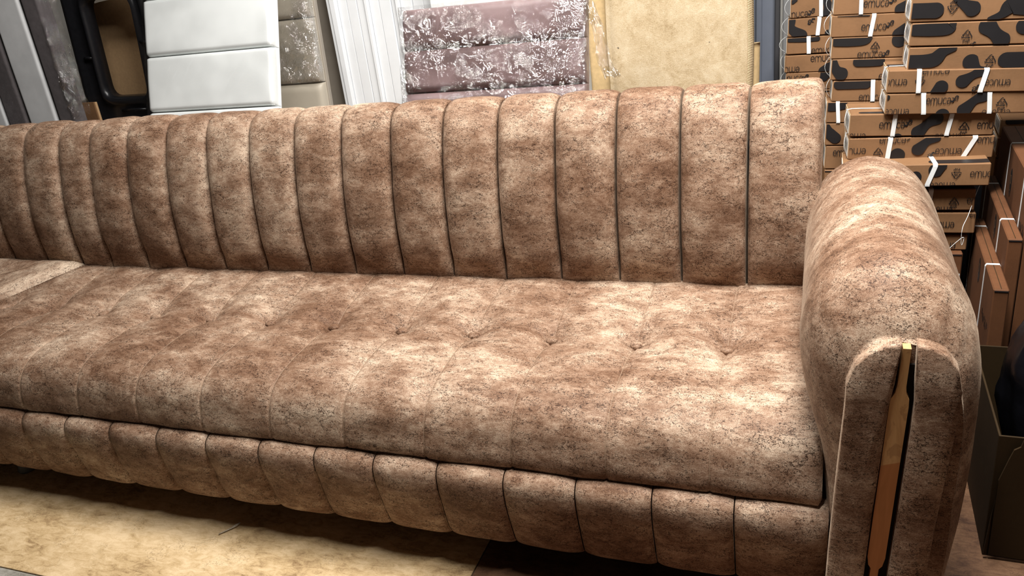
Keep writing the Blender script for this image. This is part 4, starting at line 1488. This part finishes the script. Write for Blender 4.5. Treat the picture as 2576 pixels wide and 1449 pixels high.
bf = empty('moulded_plastic_shell', (-2.55, 0.87, 0))
tag(bf, 'black moulded plastic shell with a tall rounded opening, left of the white headboard', 'plastic shell')
inner = rounded([(-2.666, 0.858), (-2.437, 0.856), (-2.396, 1.236), (-2.642, 1.246)], [0.045, 0.04, 0.05, 0.05], 8)
outer = rounded([(-2.80, 0.70), (-2.405, 0.70), (-2.338, 1.085), (-2.352, 1.42), (-2.745, 1.42)], [0.05, 0.05, 0.03, 0.06, 0.06], 8)
def resample(P, n, start):
    P = np.vstack([P, P[:1]])
    d = np.concatenate([[0], np.cumsum(np.linalg.norm(np.diff(P, axis=0), axis=1))])
    s = (np.linspace(0, 1, n, endpoint=False) * d[-1] + start) % d[-1]
    return np.stack([np.interp(s, d, P[:, k]) for k in range(2)], 1)
def by_angle(P, c, n):
    Q = resample(P, 600, 0)
    ang = np.arctan2(Q[:, 1] - c[1], Q[:, 0] - c[0])
    out = []
    for a in np.linspace(-math.pi, math.pi, n, endpoint=False):
        out.append(Q[np.argmin(np.abs(np.angle(np.exp(1j * (ang - a)))))])
    return np.array(out)
cc = (-2.535, 1.05)
NI = 96
I_, O_ = by_angle(inner, cc, NI), by_angle(outer, cc, NI)
prof_f = [(0.0, 0.892), (0.0, 0.850), (0.05, 0.836), (0.12, 0.832), (0.22, 0.846), (0.30, 0.850), (0.62, 0.850), (0.80, 0.838), (0.95, 0.840), (1.0, 0.856), (1.0, 0.892)]
vs, fs = [], []
for s_, yy in prof_f:
    for i in range(NI):
        q = I_[i] + (O_[i] - I_[i]) * s_
        vs.append((q[0], yy, q[1]))
for r in range(len(prof_f) - 1):
    for i in range(NI):
        i2 = (i + 1) % NI
        fs.append((r * NI + i, r * NI + i2, (r + 1) * NI + i2, (r + 1) * NI + i))
L_ = (len(prof_f) - 1) * NI
for i in range(NI):
    i2 = (i + 1) % NI
    fs.append((L_ + i, L_ + i2, i2, i))
mesh_obj('moulded_body', vs, fs, BLACK_PLASTIC, bf)
for (x0, z0, x1, z1) in ((-2.36, 1.06, -2.405, 1.065), (-2.60, 0.80, -2.47, 0.80), (-2.72, 1.02, -2.675, 1.02), (-2.45, 0.79, -2.42, 0.74)):
    v, f = tube_geo([(x0, 0.842, z0), ((x0 + x1) / 2, 0.838, (z0 + z1) / 2 + 0.003), (x1, 0.842, z1)], 0.006, 6)
    mesh_obj('stiffening_rib', v, f, BLACK_PLASTIC, bf)
mp_ = empty('fibreboard_panel', (-2.6, 1.03, 0))
tag(mp_, 'brown fibreboard panel with an arched top seen through the black plastic shell', 'panel')
arch = [(-2.95, 0.0), (-2.35, 0.0), (-2.33, 1.17)] + [(-2.62 + 0.30 * math.cos(a), 1.15 + 0.085 * math.sin(a)) for a in np.linspace(0.15, math.pi - 0.3, 18)] + [(-2.93, 1.02)]
na_ = len(arch)
vs = [(x, 1.00, z) for x, z in arch] + [(x, 1.02, z) for x, z in arch]
fs = [tuple(range(na_)), tuple(reversed(range(na_, 2 * na_)))] + [(i, (i + 1) % na_, na_ + (i + 1) % na_, na_ + i) for i in range(na_)]
mesh_obj('board', vs, fs, MDF, mp_, smooth=False)
for (x0, x1) in ((-2.81, -2.795), ):
    box_obj('batten', x0, x1, 1.03, 1.05, 0, 1.5, DARKCLOTH, mp_, 0.001)
pb = empty('pale_board', (-2.6, 1.25, 0))
tag(pb, 'pale taupe board standing behind the black plastic shell', 'board')
box_obj('face_sheet', -3.0, -2.20, 1.240, 1.247, 0, 1.72, TAUPE_BOARD, pb, 0.001)
box_obj('core', -2.998, -2.202, 1.247, 1.265, 0, 1.718, MDF, pb, 0.001)
oc = empty('orange_board', (-2.76, 0.79, 0))
tag(oc, 'narrow orange-brown board edge between the striped headboard and the black shell', 'board')
box_obj('face_sheet', -2.80, -2.69, 0.790, 0.797, 0, 0.85, KRAFT, oc, 0.001)
box_obj('core', -2.798, -2.692, 0.797, 0.81, 0, 0.848, MDF, oc, 0.001)
